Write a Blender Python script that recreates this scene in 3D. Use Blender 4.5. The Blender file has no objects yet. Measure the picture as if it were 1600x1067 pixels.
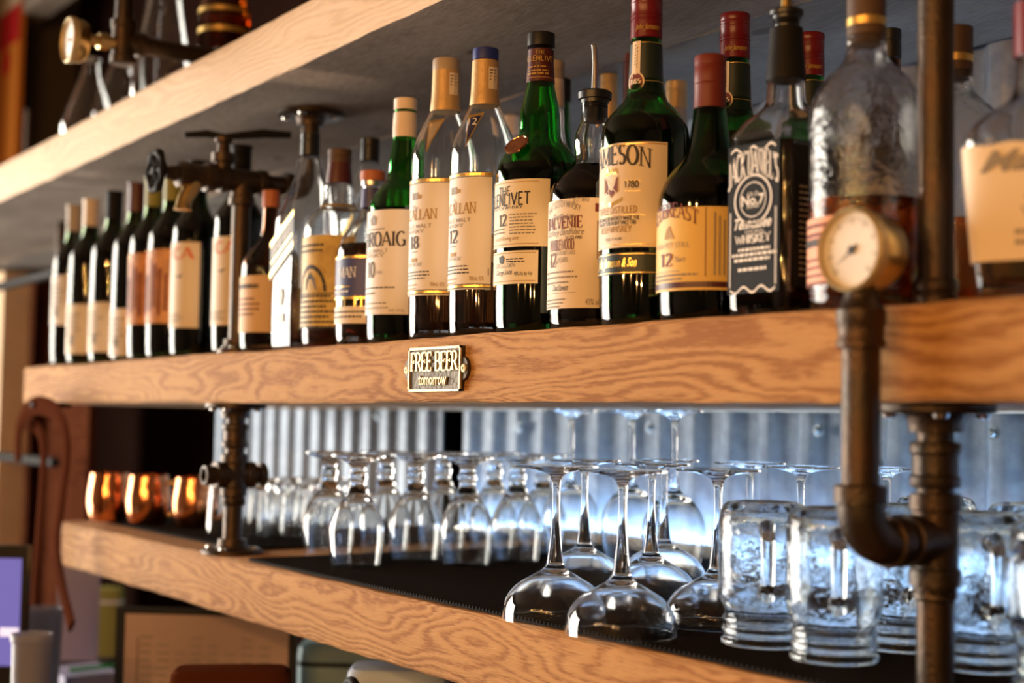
import bpy, bmesh, math, random
from mathutils import Vector, Matrix
random.seed(7)
sc = bpy.context.scene
COL = sc.collection
# ------------------------------------------------------------------ camera
FPX = 2222.0
EYE = 1.5      # eye level above the floor; positions below are measured from eye level
YAW, PITCH, ROLL = math.radians(34.5), math.radians(3.2), math.radians(1.0)
_d = Vector((-math.cos(YAW)*math.cos(PITCH), math.sin(YAW)*math.cos(PITCH), math.sin(PITCH)))
_r0 = Vector((math.sin(YAW), math.cos(YAW), 0)); _u0 = _r0.cross(_d)
_r = math.cos(ROLL)*_r0 + math.sin(ROLL)*_u0
_u = -math.sin(ROLL)*_r0 + math.cos(ROLL)*_u0
camd = bpy.data.cameras.new('camera'); cam = bpy.data.objects.new('camera', camd); COL.objects.link(cam)
cam.matrix_world = Matrix(((_r.x, _u.x, -_d.x, 0), (_r.y, _u.y, -_d.y, 0), (_r.z, _u.z, -_d.z, EYE), (0, 0, 0, 1)))
camd.sensor_width = 36.0; camd.lens = 36.0*FPX/1600.0; camd.clip_start = 0.02
camd.dof.use_dof = True; camd.dof.focus_distance = 1.42; camd.dof.aperture_fstop = 3.4
sc.camera = cam
# ------------------------------------------------------------------ world, lights, exposure
sc.view_settings.view_transform = 'Standard'; sc.view_settings.look = 'None'
sc.view_settings.gamma = 1.0; sc.view_settings.exposure = 0.0; sc.view_settings.use_curve_mapping = False
w = bpy.data.worlds.new('room_ambient'); sc.world = w; w.use_nodes = True
w.node_tree.nodes['Background'].inputs['Color'].default_value = (1.0, 0.80, 0.66, 1)
w.node_tree.nodes['Background'].inputs['Strength'].default_value = 0.07
sc.cycles.max_bounces = 16; sc.cycles.transmission_bounces = 16; sc.cycles.glossy_bounces = 8
sc.cycles.diffuse_bounces = 4; sc.cycles.transparent_max_bounces = 12
sc.cycles.sample_clamp_indirect = 20.0
def area(name, loc, target, sx, sy, power, col):
    l = bpy.data.lights.new(name, 'AREA'); l.shape = 'RECTANGLE'; l.size = sx; l.size_y = sy; l.energy = power; l.color = col
    o = bpy.data.objects.new(name, l); COL.objects.link(o); o.location = (loc[0], loc[1], loc[2]+EYE)
    o.rotation_euler = (Vector(target)-Vector(loc)).to_track_quat('-Z', 'Y').to_euler(); return o
area('window_daylight', (-5.12, -1.25, 0.05), (0, -1.25, 0.05), 2.9, 2.5, 360, (1.0, 0.92, 0.80))
def lamp(loc, power, col, rad):
    l = bpy.data.lights.new('string_bulb', 'POINT'); l.energy = power; l.color = col; l.shadow_soft_size = rad
    o = bpy.data.objects.new('string_bulb', l); COL.objects.link(o); o.location = (loc[0], loc[1], loc[2]+EYE)
for k in range(4):           # festoon strings of small warm bulbs hung across the bar room
    lamp((-1.05+0.62*k, -0.85-0.05*k, 0.275+0.02*math.sin(k*2.1)), 16., (1, .50, .16), .0110)
    lamp((-0.80+0.62*k, -1.15-0.06*k, 0.62+0.04*math.sin(k*1.7)), 18., (1, .50, .16), .0120)
# ------------------------------------------------------------------ pixel measuring helpers (real depth given)
def XatY(px, Y, z):
    k = (px-800)/FPX; a = _r - k*_d
    return -(a.y*Y + a.z*z)/a.x
def Zat(py, X, Y):
    k = (533.5-py)/FPX; a = _u - k*_d
    return -(a.x*X + a.y*Y)/a.z
def ray(px, py): return _d + (px-800)/FPX*_r - (py-533.5)/FPX*_u
def onZ(px, py, z): v = ray(px, py); return v*(z/v.z)
def onY(px, py, Y): v = ray(px, py); return v*(Y/v.y)
def pxm(p): return FPX/Vector(p).dot(_d)      # pixels per metre at a point
# ------------------------------------------------------------------ materials
M = {}
def mat(name, col=(.8, .8, .8), rough=.5, metal=0., trans=0., ior=1.45, emit=None, estr=0., bump=0., bscale=40., var=0., vscale=8., coat=0., stretch=(1, 1, 1), spec=None, col2=None):
    m = bpy.data.materials.new(name); m.use_nodes = True; nt = m.node_tree; b = nt.nodes['Principled BSDF']
    b.inputs['Base Color'].default_value = (*col, 1); b.inputs['Roughness'].default_value = rough
    b.inputs['Metallic'].default_value = metal; b.inputs['Transmission Weight'].default_value = trans; b.inputs['IOR'].default_value = ior
    if coat: b.inputs['Coat Weight'].default_value = coat
    if spec is not None: b.inputs['Specular IOR Level'].default_value = spec
    if emit: b.inputs['Emission Color'].default_value = (*emit, 1); b.inputs['Emission Strength'].default_value = estr
    if bump or var:
        tc = nt.nodes.new('ShaderNodeTexCoord'); mp = nt.nodes.new('ShaderNodeMapping'); mp.inputs['Scale'].default_value = stretch
        nt.links.new(tc.outputs['Object'], mp.inputs['Vector'])
        if bump:
            n = nt.nodes.new('ShaderNodeTexNoise'); n.inputs['Scale'].default_value = bscale; n.inputs['Detail'].default_value = 4
            nt.links.new(mp.outputs[0], n.inputs['Vector'])
            bp = nt.nodes.new('ShaderNodeBump'); bp.inputs['Strength'].default_value = bump; bp.inputs['Distance'].default_value = .004
            nt.links.new(n.outputs['Fac'], bp.inputs['Height']); nt.links.new(bp.outputs[0], b.inputs['Normal'])
        if var:
            n2 = nt.nodes.new('ShaderNodeTexNoise'); n2.inputs['Scale'].default_value = vscale; n2.inputs['Detail'].default_value = 5
            nt.links.new(mp.outputs[0], n2.inputs['Vector'])
            mx = nt.nodes.new('ShaderNodeMix'); mx.data_type = 'RGBA'
            c2 = col2 or tuple(c*(1-var) for c in col)
            mx.inputs['A'].default_value = (*col, 1); mx.inputs['B'].default_value = (*c2, 1)
            rp = nt.nodes.new('ShaderNodeMapRange'); rp.inputs['From Min'].default_value = .35; rp.inputs['From Max'].default_value = .65
            nt.links.new(n2.outputs['Fac'], rp.inputs['Value']); nt.links.new(rp.outputs[0], mx.inputs['Factor'])
            nt.links.new(mx.outputs['Result'], b.inputs['Base Color'])
    M[name] = m; return m
def wood(name, light, dark, rough=.6, grain=1., bump=.5, knots=True, seed=0., spec=.2):
    m = bpy.data.materials.new(name); m.use_nodes = True; nt = m.node_tree; b = nt.nodes['Principled BSDF']; N = nt.nodes.new; L = nt.links.new
    b.inputs['Roughness'].default_value = rough; b.inputs['Specular IOR Level'].default_value = spec
    tc = N('ShaderNodeTexCoord'); mp = N('ShaderNodeMapping'); mp.inputs['Location'].default_value = (seed, seed*1.7, seed*.3)
    L(tc.outputs['Object'], mp.inputs['Vector'])
    # distortion so that rings wander
    dn = N('ShaderNodeTexNoise'); dn.inputs['Scale'].default_value = 2.2; dn.inputs['Detail'].default_value = 2
    sm = N('ShaderNodeMapping'); sm.inputs['Scale'].default_value = (.9, 5, 5); L(mp.outputs[0], sm.inputs['Vector']); L(sm.outputs[0], dn.inputs['Vector'])
    sc_ = N('ShaderNodeVectorMath'); sc_.operation = 'SCALE'; sc_.inputs['Scale'].default_value = .035; L(dn.outputs['Color'], sc_.inputs[0])
    ad = N('ShaderNodeVectorMath'); ad.operation = 'ADD'; L(mp.outputs[0], ad.inputs[0]); L(sc_.outputs[0], ad.inputs[1])
    sm2 = N('ShaderNodeMapping'); sm2.inputs['Scale'].default_value = (.06, 1, 1); L(ad.outputs[0], sm2.inputs['Vector'])
    wv = N('ShaderNodeTexWave'); wv.wave_type = 'RINGS'; wv.rings_direction = 'X'; wv.inputs['Scale'].default_value = 170*grain; wv.inputs['Distortion'].default_value = 1.5
    wv.inputs['Detail'].default_value = 3; wv.inputs['Detail Scale'].default_value = 2.; L(sm2.outputs[0], wv.inputs['Vector'])
    fb = N('ShaderNodeTexNoise'); fb.inputs['Scale'].default_value = 1.; fb.inputs['Detail'].default_value = 6; fb.inputs['Roughness'].default_value = .7
    sm3 = N('ShaderNodeMapping'); sm3.inputs['Scale'].default_value = (48, 480, 480); L(mp.outputs[0], sm3.inputs['Vector']); L(sm3.outputs[0], fb.inputs['Vector'])
    bl = N('ShaderNodeTexNoise'); bl.inputs['Scale'].default_value = 4.; bl.inputs['Detail'].default_value = 4
    sm4 = N('ShaderNodeMapping'); sm4.inputs['Scale'].default_value = (1.0, 2.5, 2.5); L(mp.outputs[0], sm4.inputs['Vector']); L(sm4.outputs[0], bl.inputs['Vector'])
    a1 = N('ShaderNodeMath'); a1.operation = 'MULTIPLY'; a1.inputs[1].default_value = .26; L(wv.outputs['Fac'], a1.inputs[0])
    a2 = N('ShaderNodeMath'); a2.operation = 'MULTIPLY_ADD'; a2.inputs[1].default_value = .80; L(fb.outputs['Fac'], a2.inputs[0]); L(a1.outputs[0], a2.inputs[2])
    a3 = N('ShaderNodeMath'); a3.operation = 'MULTIPLY_ADD'; a3.inputs[1].default_value = .40; L(bl.outputs['Fac'], a3.inputs[0]); L(a2.outputs[0], a3.inputs[2])
    a5 = N('ShaderNodeMath'); a5.operation = 'SUBTRACT'; a5.inputs[1].default_value = .14; L(a3.outputs[0], a5.inputs[0]); fac = a5.outputs[0]
    if knots:
        vo = N('ShaderNodeTexVoronoi'); vo.inputs['Scale'].default_value = 1.; vo.inputs['Randomness'].default_value = 1.
        sm5 = N('ShaderNodeMapping'); sm5.inputs['Scale'].default_value = (4.2, 7, 7); L(mp.outputs[0], sm5.inputs['Vector']); L(sm5.outputs[0], vo.inputs['Vector'])
        rp = N('ShaderNodeMapRange'); rp.inputs['From Min'].default_value = .04; rp.inputs['From Max'].default_value = .09; rp.inputs['To Min'].default_value = -.40; rp.inputs['To Max'].default_value = 0.
        L(vo.outputs['Distance'], rp.inputs['Value'])
        a4 = N('ShaderNodeMath'); a4.operation = 'ADD'; L(fac, a4.inputs[0]); L(rp.outputs[0], a4.inputs[1]); fac = a4.outputs[0]
    cr = N('ShaderNodeValToRGB'); e = cr.color_ramp.elements
    e[0].position = .44; e[0].color = (*dark, 1); e[1].position = .88; e[1].color = (*light, 1)
    e2 = cr.color_ramp.elements.new(.60); e2.color = (*[(.30*a+.70*c) for a, c in zip(dark, light)], 1)
    L(fac, cr.inputs['Fac']); L(cr.outputs[0], b.inputs['Base Color'])
    bp = N('ShaderNodeBump'); bp.inputs['Strength'].default_value = bump; bp.inputs['Distance'].default_value = .0035
    L(a2.outputs[0], bp.inputs['Height']); L(bp.outputs[0], b.inputs['Normal'])
    M[name] = m; return m
wood('wood_tan', (.70, .385, .15), (.41, .18, .06), bump=1., spec=.1)
wood('wood_tan_low', (.70, .385, .15), (.41, .18, .06), bump=1., spec=.1, seed=3.3, grain=1.2)
wood('wood_pale', (.76, .55, .36), (.62, .43, .27), bump=.5, seed=7.1, grain=.8)
wood('wood_grey', (.50, .41, .34), (.12, .09, .07), rough=.8, bump=1., seed=1.7)
wood('wood_grey_back', (.38, .35, .32), (.15, .135, .125), rough=.8, bump=1., seed=9.2)
wood('wood_redbrown', (.085, .026, .012), (.035, .010, .005), rough=.8, knots=False, seed=5., spec=0.)
wood('wood_post', (.90, .70, .48), (.66, .46, .28), knots=False, seed=2.)
mat('iron', (.055, .043, .034), .40, .8, bump=.25, bscale=300, var=.5, vscale=25, col2=(.075, .045, .028))
mat('iron_black', (.012, .011, .011), .6, 0., bump=.3, bscale=200, spec=.1)
mat('brass', (.72, .50, .20), .28, 1.)
mat('brass_worn', (.62, .50, .29), .45, .55, bump=.35, bscale=300)
mat('bronze_dark', (.11, .085, .06), .5, .8, bump=.6, bscale=220, var=.4, vscale=60)
mat('steel', (.75, .72, .68), .2, 1.)
mat('copper', (.80, .32, .14), .16, 1., bump=.15, bscale=70)
mat('galvanised', (.34, .40, .48), .55, .45, bump=.12, bscale=90, var=.35, vscale=55, col2=(.26, .31, .39))
mat('screw_grey', (.22, .27, .32), .4, .7)
mat('rubber_black', (.010, .008, .008), .8, spec=.12)
mat('black_plastic', (.010, .010, .011), .35)
mat('matte_black', (.010, .009, .009), .6, spec=.2)
mat('led_white', (.9, .95, 1), .5, emit=(.48, .71, 1.0), estr=46.)
mat('led_added', (.9, .95, 1), .5, emit=(.52, .71, 1.0), estr=22.)
mat('clear', (.97, .98, .98), .04, trans=1., ior=1.55)
mat('clear_thin', (.985, .99, .995), .05, trans=1., ior=1.45)
mat('clear_wavy', (.96, .98, .98), .06, trans=1., ior=1.45, bump=.5, bscale=38)
mat('clear_ripple', (.97, .97, .96), .05, trans=1., ior=1.45, bump=.5, bscale=70)
mat('green_glass', (.05, .50, .08), .04, trans=1., ior=1.55)
mat('green_dark', (.03, .26, .06), .04, trans=1., ior=1.55)
mat('wine_glass_green', (.05, .10, .015), .04, trans=1., ior=1.55)
mat('brown_glass', (.20, .07, .02), .04, trans=1., ior=1.55)
mat('amber_glass', (.70, .30, .06), .04, trans=1., ior=1.55)
mat('amber_liquid', (.55, .20, .03), 0., trans=1., ior=1.33)
mat('dark_amber_liquid', (.13, .035, .008), 0., trans=1., ior=1.33)
mat('red_liquid', (.85, .16, .025), 0., trans=1., ior=1.33)
mat('dark_liquid', (.03, .012, .006), 0., trans=1., ior=1.33)
mat('lab_cream', (.80, .66, .49), .55)
mat('lab_white', (.84, .76, .68), .55)
mat('lab_ivory', (.82, .70, .50), .55)
mat('lab_yellow', (.80, .53, .15), .5)
mat('lab_gold', (.70, .49, .13), .5, var=.4, vscale=70, col2=(.50, .32, .08))
mat('lab_orange', (.74, .33, .12), .55, var=.35, vscale=40)
mat('lab_kraft', (.74, .50, .28), .6)
mat('lab_pink', (.80, .36, .20), .55)
mat('lab_blue', (.05, .055, .17), .45)
mat('lab_black', (.010, .010, .011), .6, spec=.15)
mat('lab_green_black', (.012, .022, .018), .4)
mat('lab_dark_grey', (.06, .06, .055), .5)
mat('ink', (.035, .03, .028), .6)
mat('ink_grey', (.28, .24, .20), .6)
mat('ink_red', (.17, .028, .02), .6)
mat('ink_redtext', (.72, .14, .06), .6)
mat('ink_gold', (.42, .24, .05), .6)
mat('ink_white', (.85, .82, .78), .6)
mat('gold_foil', (.85, .56, .17), .3, .8)
mat('cap_red', (.15, .008, .012), .3)
mat('cap_redbrown', (.16, .022, .014), .5)
mat('cap_maroon', (.08, .014, .012), .4)
mat('cap_white', (.80, .64, .50), .45)
mat('cap_gold', (.58, .37, .16), .42, .35, bump=.1, bscale=400)
mat('cap_taupe', (.40, .31, .22), .5)
mat('cap_blue', (.02, .035, .22), .4)
mat('cap_silver', (.6, .58, .55), .3, 1.)
mat('cap_orange', (.45, .13, .05), .5)
mat('cork_dark', (.09, .05, .03), .6)
mat('leather', (.075, .022, .011), .6, bump=.2, bscale=150, spec=.0)
mat('paper_white', (.74, .70, .72), .7)
mat('paper_menu', (.52, .37, .31), .7, var=.25, vscale=6)
mat('paper_lilac', (.33, .30, .45), .6)
mat('cup_plastic', (.42, .43, .50), .35, trans=.55, ior=1.2)
mat('screen_violet', (.1, .1, .2), .2, emit=(.20, .17, .58), estr=.75)
mat('screen_white', (.8, .8, .9), .3, emit=(.75, .74, .95), estr=.9)
mat('red_paint', (.62, .015, .02), .5)
mat('orange_paint', (.75, .24, .03), .5)
mat('cream_paint', (.75, .58, .40), .5)
mat('dark_wall', (.018, .008, .006), .9, var=.3, vscale=3, spec=0.)
mat('floor_dark', (.16, .10, .06), .5, var=.3, vscale=2)
mat('plaster', (.13, .095, .07), .9, var=.1, vscale=2, spec=0.)
mat('counter', (.22, .20, .22), .4, var=.2, vscale=6)
mat('teal_tin', (.22, .34, .36), .5)
mat('olive', (.26, .24, .05), .5)
mat('blue_white', (.50, .62, .85), .5)
mat('dial_face', (.82, .78, .73), .3, var=.12, vscale=30)
mat('gauge_glass', (1, 1, 1), 0., trans=1., ior=1.45)
# ------------------------------------------------------------------ mesh helpers
def link(o, parent=None):
    COL.objects.link(o)
    if parent is not None: o.parent = parent
    return o
def mk(name, V, F, m, parent=None, loc=(0, 0, 0), smooth=True, fm=None, angle=40):
    me = bpy.data.meshes.new(name); me.from_pydata([tuple(v) for v in V], [], F)
    ms = m if isinstance(m, (list, tuple)) else [m]
    for x in ms: me.materials.append(M[x] if isinstance(x, str) else x)
    if fm: me.polygons.foreach_set('material_index', fm)
    if smooth:
        me.polygons.foreach_set('use_smooth', [True]*len(me.polygons))
        try: me.set_sharp_from_angle(angle=math.radians(angle))
        except Exception: pass
    me.update()
    o = bpy.data.objects.new(name, me); link(o, parent); o.location = loc if parent is not None else (loc[0], loc[1], loc[2]+EYE); return o
def thing(name, label, cat, loc=(0, 0, 0), group=None, rz=0):
    o = bpy.data.objects.new(name, None); o.empty_display_size = .05; COL.objects.link(o); o.location = (loc[0], loc[1], loc[2]+EYE); o.rotation_euler = (0, 0, rz)
    o['label'] = label; o['category'] = cat
    if group: o['group'] = group
    return o
def tag(o, label, cat, group=None):
    o['label'] = label; o['category'] = cat
    if group: o['group'] = group
    return o
def struct(o): o['kind'] = 'structure'; return o
def copy_tree(o, parent=None):
    c = o.copy(); COL.objects.link(c)
    c.parent = parent
    for ch in list(o.children): copy_tree(ch, c)
    return c
def chaikin(P, n=2):
    for _ in range(n):
        Q = [P[0]]
        for i in range(len(P)-1):
            a, b = P[i], P[i+1]
            Q.append(tuple(.75*x+.25*y for x, y in zip(a, b))); Q.append(tuple(.25*x+.75*y for x, y in zip(a, b)))
        Q.append(P[-1]); P = Q
    R = [P[0]]
    for p in P[1:]:
        if max(abs(x-y) for x, y in zip(p, R[-1])) > 1e-6: R.append(p)
    return R
def lathe(P, seg=48, rot=0., closed=False):
    """P = (r, z[, n]); n = superellipse exponent (2 round, 8 square)"""
    V, F, rings = [], [], []
    for p in P:
        r, z = p[0], p[1]; n = p[2] if len(p) > 2 else 2.
        if r < 1e-6: rings.append([len(V)]); V.append((0, 0, z)); continue
        ring = []
        for k in range(seg):
            t = 2*math.pi*k/seg; c, s = math.cos(t), math.sin(t)
            q = r if abs(n-2) < .01 else r/((abs(c)**n+abs(s)**n)**(1/n))
            x, y = q*c, q*s
            if rot: x, y = x*math.cos(rot)-y*math.sin(rot), x*math.sin(rot)+y*math.cos(rot)
            ring.append(len(V)); V.append((x, y, z))
        rings.append(ring)
    pairs = list(zip(rings[:-1], rings[1:]))
    if closed: pairs.append((rings[-1], rings[0]))
    for a, b in pairs:
        if len(a) == 1 and len(b) == 1: continue
        for k in range(seg):
            k2 = (k+1) % seg
            if len(a) == 1: F.append((a[0], b[k2], b[k]))
            elif len(b) == 1: F.append((a[k], a[k2], b[0]))
            else: F.append((a[k], a[k2], b[k2], b[k]))
    return V, F
def interp(P, z):
    for a, b in zip(P[:-1], P[1:]):
        if a[1] <= z <= b[1] and b[1] > a[1]:
            t = (z-a[1])/(b[1]-a[1]); return tuple(x+(y-x)*t for x, y in zip(a, b))
    return P[-1] if z > P[-1][1] else P[0]
def shell_profile(P, t, tb):
    """outer profile P from base ring to lip -> closed glass wall profile"""
    z0 = P[0][1]; zi = z0+tb
    a = interp(P, zi); inner = [(max(a[0]-t-.003, .001), zi)+tuple(a[2:]), (max(a[0]-t, .001), zi+.004)+tuple(a[2:])]
    for p in P:
        if p[1] > zi+.006: inner.append((max(p[0]-t, .002), p[1])+tuple(p[2:]))
    ext = tuple(P[0][2:])
    return [(0, z0+.002)+ext] + P + inner[::-1] + [(0, zi)+ext]
def liquid_profile(P, t, tb, level):
    z0 = P[0][1]; zi = z0+tb-.0004; a = interp(P, zi+.0004); e = .0005
    L = [(0, zi)+tuple(a[2:]), (max(a[0]-t-.003+e, .001), zi)+tuple(a[2:]), (a[0]-t+e, zi+.004)+tuple(a[2:])]
    for p in P:
        if zi+.006 < p[1] < level-.0005: L.append((p[0]-t+e, p[1])+tuple(p[2:]))
    b = interp(P, level); L += [(b[0]-t+e, level)+tuple(b[2:]), (0, level)+tuple(b[2:])]
    return L
def box(V, F, x0, x1, y0, y1, z0, z1):
    n = len(V); V += [(x0, y0, z0), (x1, y0, z0), (x1, y1, z0), (x0, y1, z0), (x0, y0, z1), (x1, y0, z1), (x1, y1, z1), (x0, y1, z1)]
    F += [(n, n+3, n+2, n+1), (n+4, n+5, n+6, n+7), (n, n+1, n+5, n+4), (n+1, n+2, n+6, n+5), (n+2, n+3, n+7, n+6), (n+3, n, n+4, n+7)]
def tube(path, rad, seg=20, caps=True):
    """tube along points; rad number or list"""
    path = [Vector(p) for p in path]; V, F = [], []; R = rad if isinstance(rad, (list, tuple)) else [rad]*len(path)
    prev = None; rings = []
    for i, p in enumerate(path):
        t = (path[min(i+1, len(path)-1)]-path[max(i-1, 0)])
        t = t.normalized() if t.length > 1e-9 else Vector((0, 0, 1))
        if prev is None:
            a = t.cross(Vector((0, 0, 1)))
            if a.length < 1e-3: a = Vector((1, 0, 0))
            a.normalize()
        else:
            a = prev - t*prev.dot(t); a.normalize()
        prev = a; b = t.cross(a); ring = []
        for k in range(seg):
            an = 2*math.pi*k/seg; ring.append(len(V)); V.append(tuple(p+(a*math.cos(an)+b*math.sin(an))*R[i]))
        rings.append(ring)
    for a, b in zip(rings[:-1], rings[1:]):
        for k in range(seg): F.append((a[k], a[(k+1) % seg], b[(k+1) % seg], b[k]))
    if caps: F.append(tuple(rings[0][::-1])); F.append(tuple(rings[-1]))
    return V, F
def rod(a, b, prof, seg=28):
    """lathe profile [(t along a->b in metres, r)] between two points"""
    a, b = Vector(a), Vector(b); d = (b-a).normalized(); pts, R = [], []
    for t, r in prof: pts.append(a+d*t); R.append(r)
    # handle zero-length steps
    V, F = [], []; s = d.cross(Vector((0, 0, 1)))
    if s.length < 1e-3: s = Vector((1, 0, 0))
    s.normalize(); q = d.cross(s); rings = []
    for p, r in zip(pts, R):
        ring = []
        for k in range(seg):
            an = 2*math.pi*k/seg; ring.append(len(V)); V.append(tuple(p+(s*math.cos(an)+q*math.sin(an))*r))
        rings.append(ring)
    for A, B in zip(rings[:-1], rings[1:]):
        for k in range(seg): F.append((A[k], A[(k+1) % seg], B[(k+1) % seg], B[k]))
    F.append(tuple(rings[0][::-1])); F.append(tuple(rings[-1])); return V, F
def join(*VF):
    V, F = [], []
    for v, f in VF:
        n = len(V); V += list(v); F += [tuple(i+n for i in q) for q in f]
    return V, F
def arcpts(c, e1, e2, r, a0, a1, n=10):
    c, e1, e2 = Vector(c), Vector(e1), Vector(e2)
    return [c+e1*r*math.cos(a0+(a1-a0)*k/n)+e2*r*math.sin(a0+(a1-a0)*k/n) for k in range(n+1)]
# ------------------------------------------------------------------ lettering
def A_(cx, cy, rx, ry, a0, a1, n=8):
    return [(cx+rx*math.cos(math.radians(a0+(a1-a0)*k/n)), cy+ry*math.sin(math.radians(a0+(a1-a0)*k/n))) for k in range(n+1)]
GL = {
 'A': (.80, [[(.02, 0), (.40, 1)], [(.40, 1), (.78, 0)], [(.16, .34), (.64, .34)]]),
 'B': (.68, [[(.12, 0), (.12, 1)], [(.12, 1), (.36, 1)]+A_(.36, .76, .24, .24, 90, -90)+[(.12, .52)], [(.12, .52), (.38, .52)]+A_(.38, .26, .27, .26, 90, -90)+[(.12, 0)]]),
 'C': (.74, [A_(.42, .5, .36, .5, 50, 310, 16)]),
 'D': (.76, [[(.12, 0), (.12, 1)], [(.12, 1), (.34, 1)]+A_(.34, .5, .36, .5, 90, -90, 12)+[(.12, 0)]]),
 'E': (.64, [[(.12, 0), (.12, 1)], [(.12, 1), (.58, 1)], [(.12, .52), (.46, .52)], [(.12, 0), (.60, 0)]]),
 'F': (.60, [[(.12, 0), (.12, 1)], [(.12, 1), (.56, 1)], [(.12, .5), (.44, .5)]]),
 'G': (.80, [A_(.42, .5, .36, .5, 50, 330, 18), [(.68, .05), (.68, .42)], [(.48, .42), (.78, .42)]]),
 'H': (.82, [[(.12, 0), (.12, 1)], [(.70, 0), (.70, 1)], [(.12, .52), (.70, .52)]]),
 'I': (.34, [[(.17, 0), (.17, 1)]]),
 'J': (.46, [[(.30, 1), (.30, .15)]+A_(.14, .15, .16, .17, 0, -150, 6)]),
 'K': (.76, [[(.12, 0), (.12, 1)], [(.66, 1), (.14, .42)], [(.28, .56), (.70, 0)]]),
 'L': (.62, [[(.12, 0), (.12, 1)], [(.12, 0), (.58, 0)]]),
 'M': (.98, [[(.12, 0), (.12, 1)], [(.12, 1), (.49, .1)], [(.49, .1), (.86, 1)], [(.86, 1), (.86, 0)]]),
 'N': (.82, [[(.12, 0), (.12, 1)], [(.12, 1), (.70, 0)], [(.70, 0), (.70, 1)]]),
 'O': (.84, [A_(.42, .5, .36, .5, 0, 360, 20)]),
 'P': (.64, [[(.12, 0), (.12, 1)], [(.12, 1), (.34, 1)]+A_(.34, .74, .25, .26, 90, -90)+[(.12, .48)]]),
 'Q': (.84, [A_(.42, .5, .36, .5, 0, 360, 20), [(.48, .2), (.80, -.1)]]),
 'R': (.74, [[(.12, 0), (.12, 1)], [(.12, 1), (.34, 1)]+A_(.34, .74, .25, .26, 90, -90)+[(.12, .48)], [(.36, .48), (.70, 0)]]),
 'S': (.58, [A_(.30, .75, .21, .25, 40, 260, 9)+A_(.28, .25, .23, .25, 80, -140, 9)]),
 'T': (.72, [[(.36, 0), (.36, 1)], [(.04, 1), (.68, 1)]]),
 'U': (.78, [[(.12, 1), (.12, .3)]+A_(.38, .3, .26, .3, 180, 360, 10)+[(.64, 1)]]),
 'V': (.76, [[(.02, 1), (.38, 0)], [(.38, 0), (.74, 1)]]),
 'W': (1.06, [[(.02, 1), (.30, 0)], [(.30, 0), (.53, .9)], [(.53, .9), (.78, 0)], [(.78, 0), (1.04, 1)]]),
 'Y': (.74, [[(.02, 1), (.37, .45)], [(.72, 1), (.37, .45)], [(.37, .45), (.37, 0)]]),
 '0': (.60, [A_(.30, .5, .23, .5, 0, 360, 18)]),
 '1': (.42, [[(.22, 0), (.22, 1)], [(.22, 1), (.06, .84)]]),
 '2': (.58, [A_(.28, .74, .22, .26, 160, -30, 9)+[(.06, .02)], [(.06, .02), (.54, .02)]]),
 '3': (.56, [A_(.26, .75, .21, .25, 150, -80, 9), A_(.26, .27, .24, .27, 90, -150, 10)]),
 '4': (.60, [[(.42, 0), (.42, 1)], [(.42, 1), (.04, .3)], [(.04, .3), (.58, .3)]]),
 '7': (.56, [[(.04, .97), (.54, .97)], [(.54, .97), (.2, 0)]]),
 '8': (.58, [A_(.29, .75, .20, .25, 0, 360, 14), A_(.29, .26, .24, .26, 0, 360, 14)]),
 '9': (.58, [A_(.29, .68, .22, .32, 0, 360, 14), [(.51, .68), (.40, .1), (.2, 0)]]),
 '%': (.8, [A_(.18, .75, .14, .22, 0, 360, 10), A_(.62, .25, .14, .22, 0, 360, 10), [(.66, 1), (.14, 0)]]),
 "'": (.22, [[(.12, 1.02), (.08, .78)]]), '.': (.24, [[(.08, .06), (.18, .06)]]), '&': (.8, [A_(.34, .78, .16, .2, -30, 210, 9)+[(.62, 0)], A_(.3, .27, .26, .27, 100, 330, 9)+[(.7, .5)]]),
 '-': (.4, [[(.06, .42), (.34, .42)]]),
}
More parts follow.
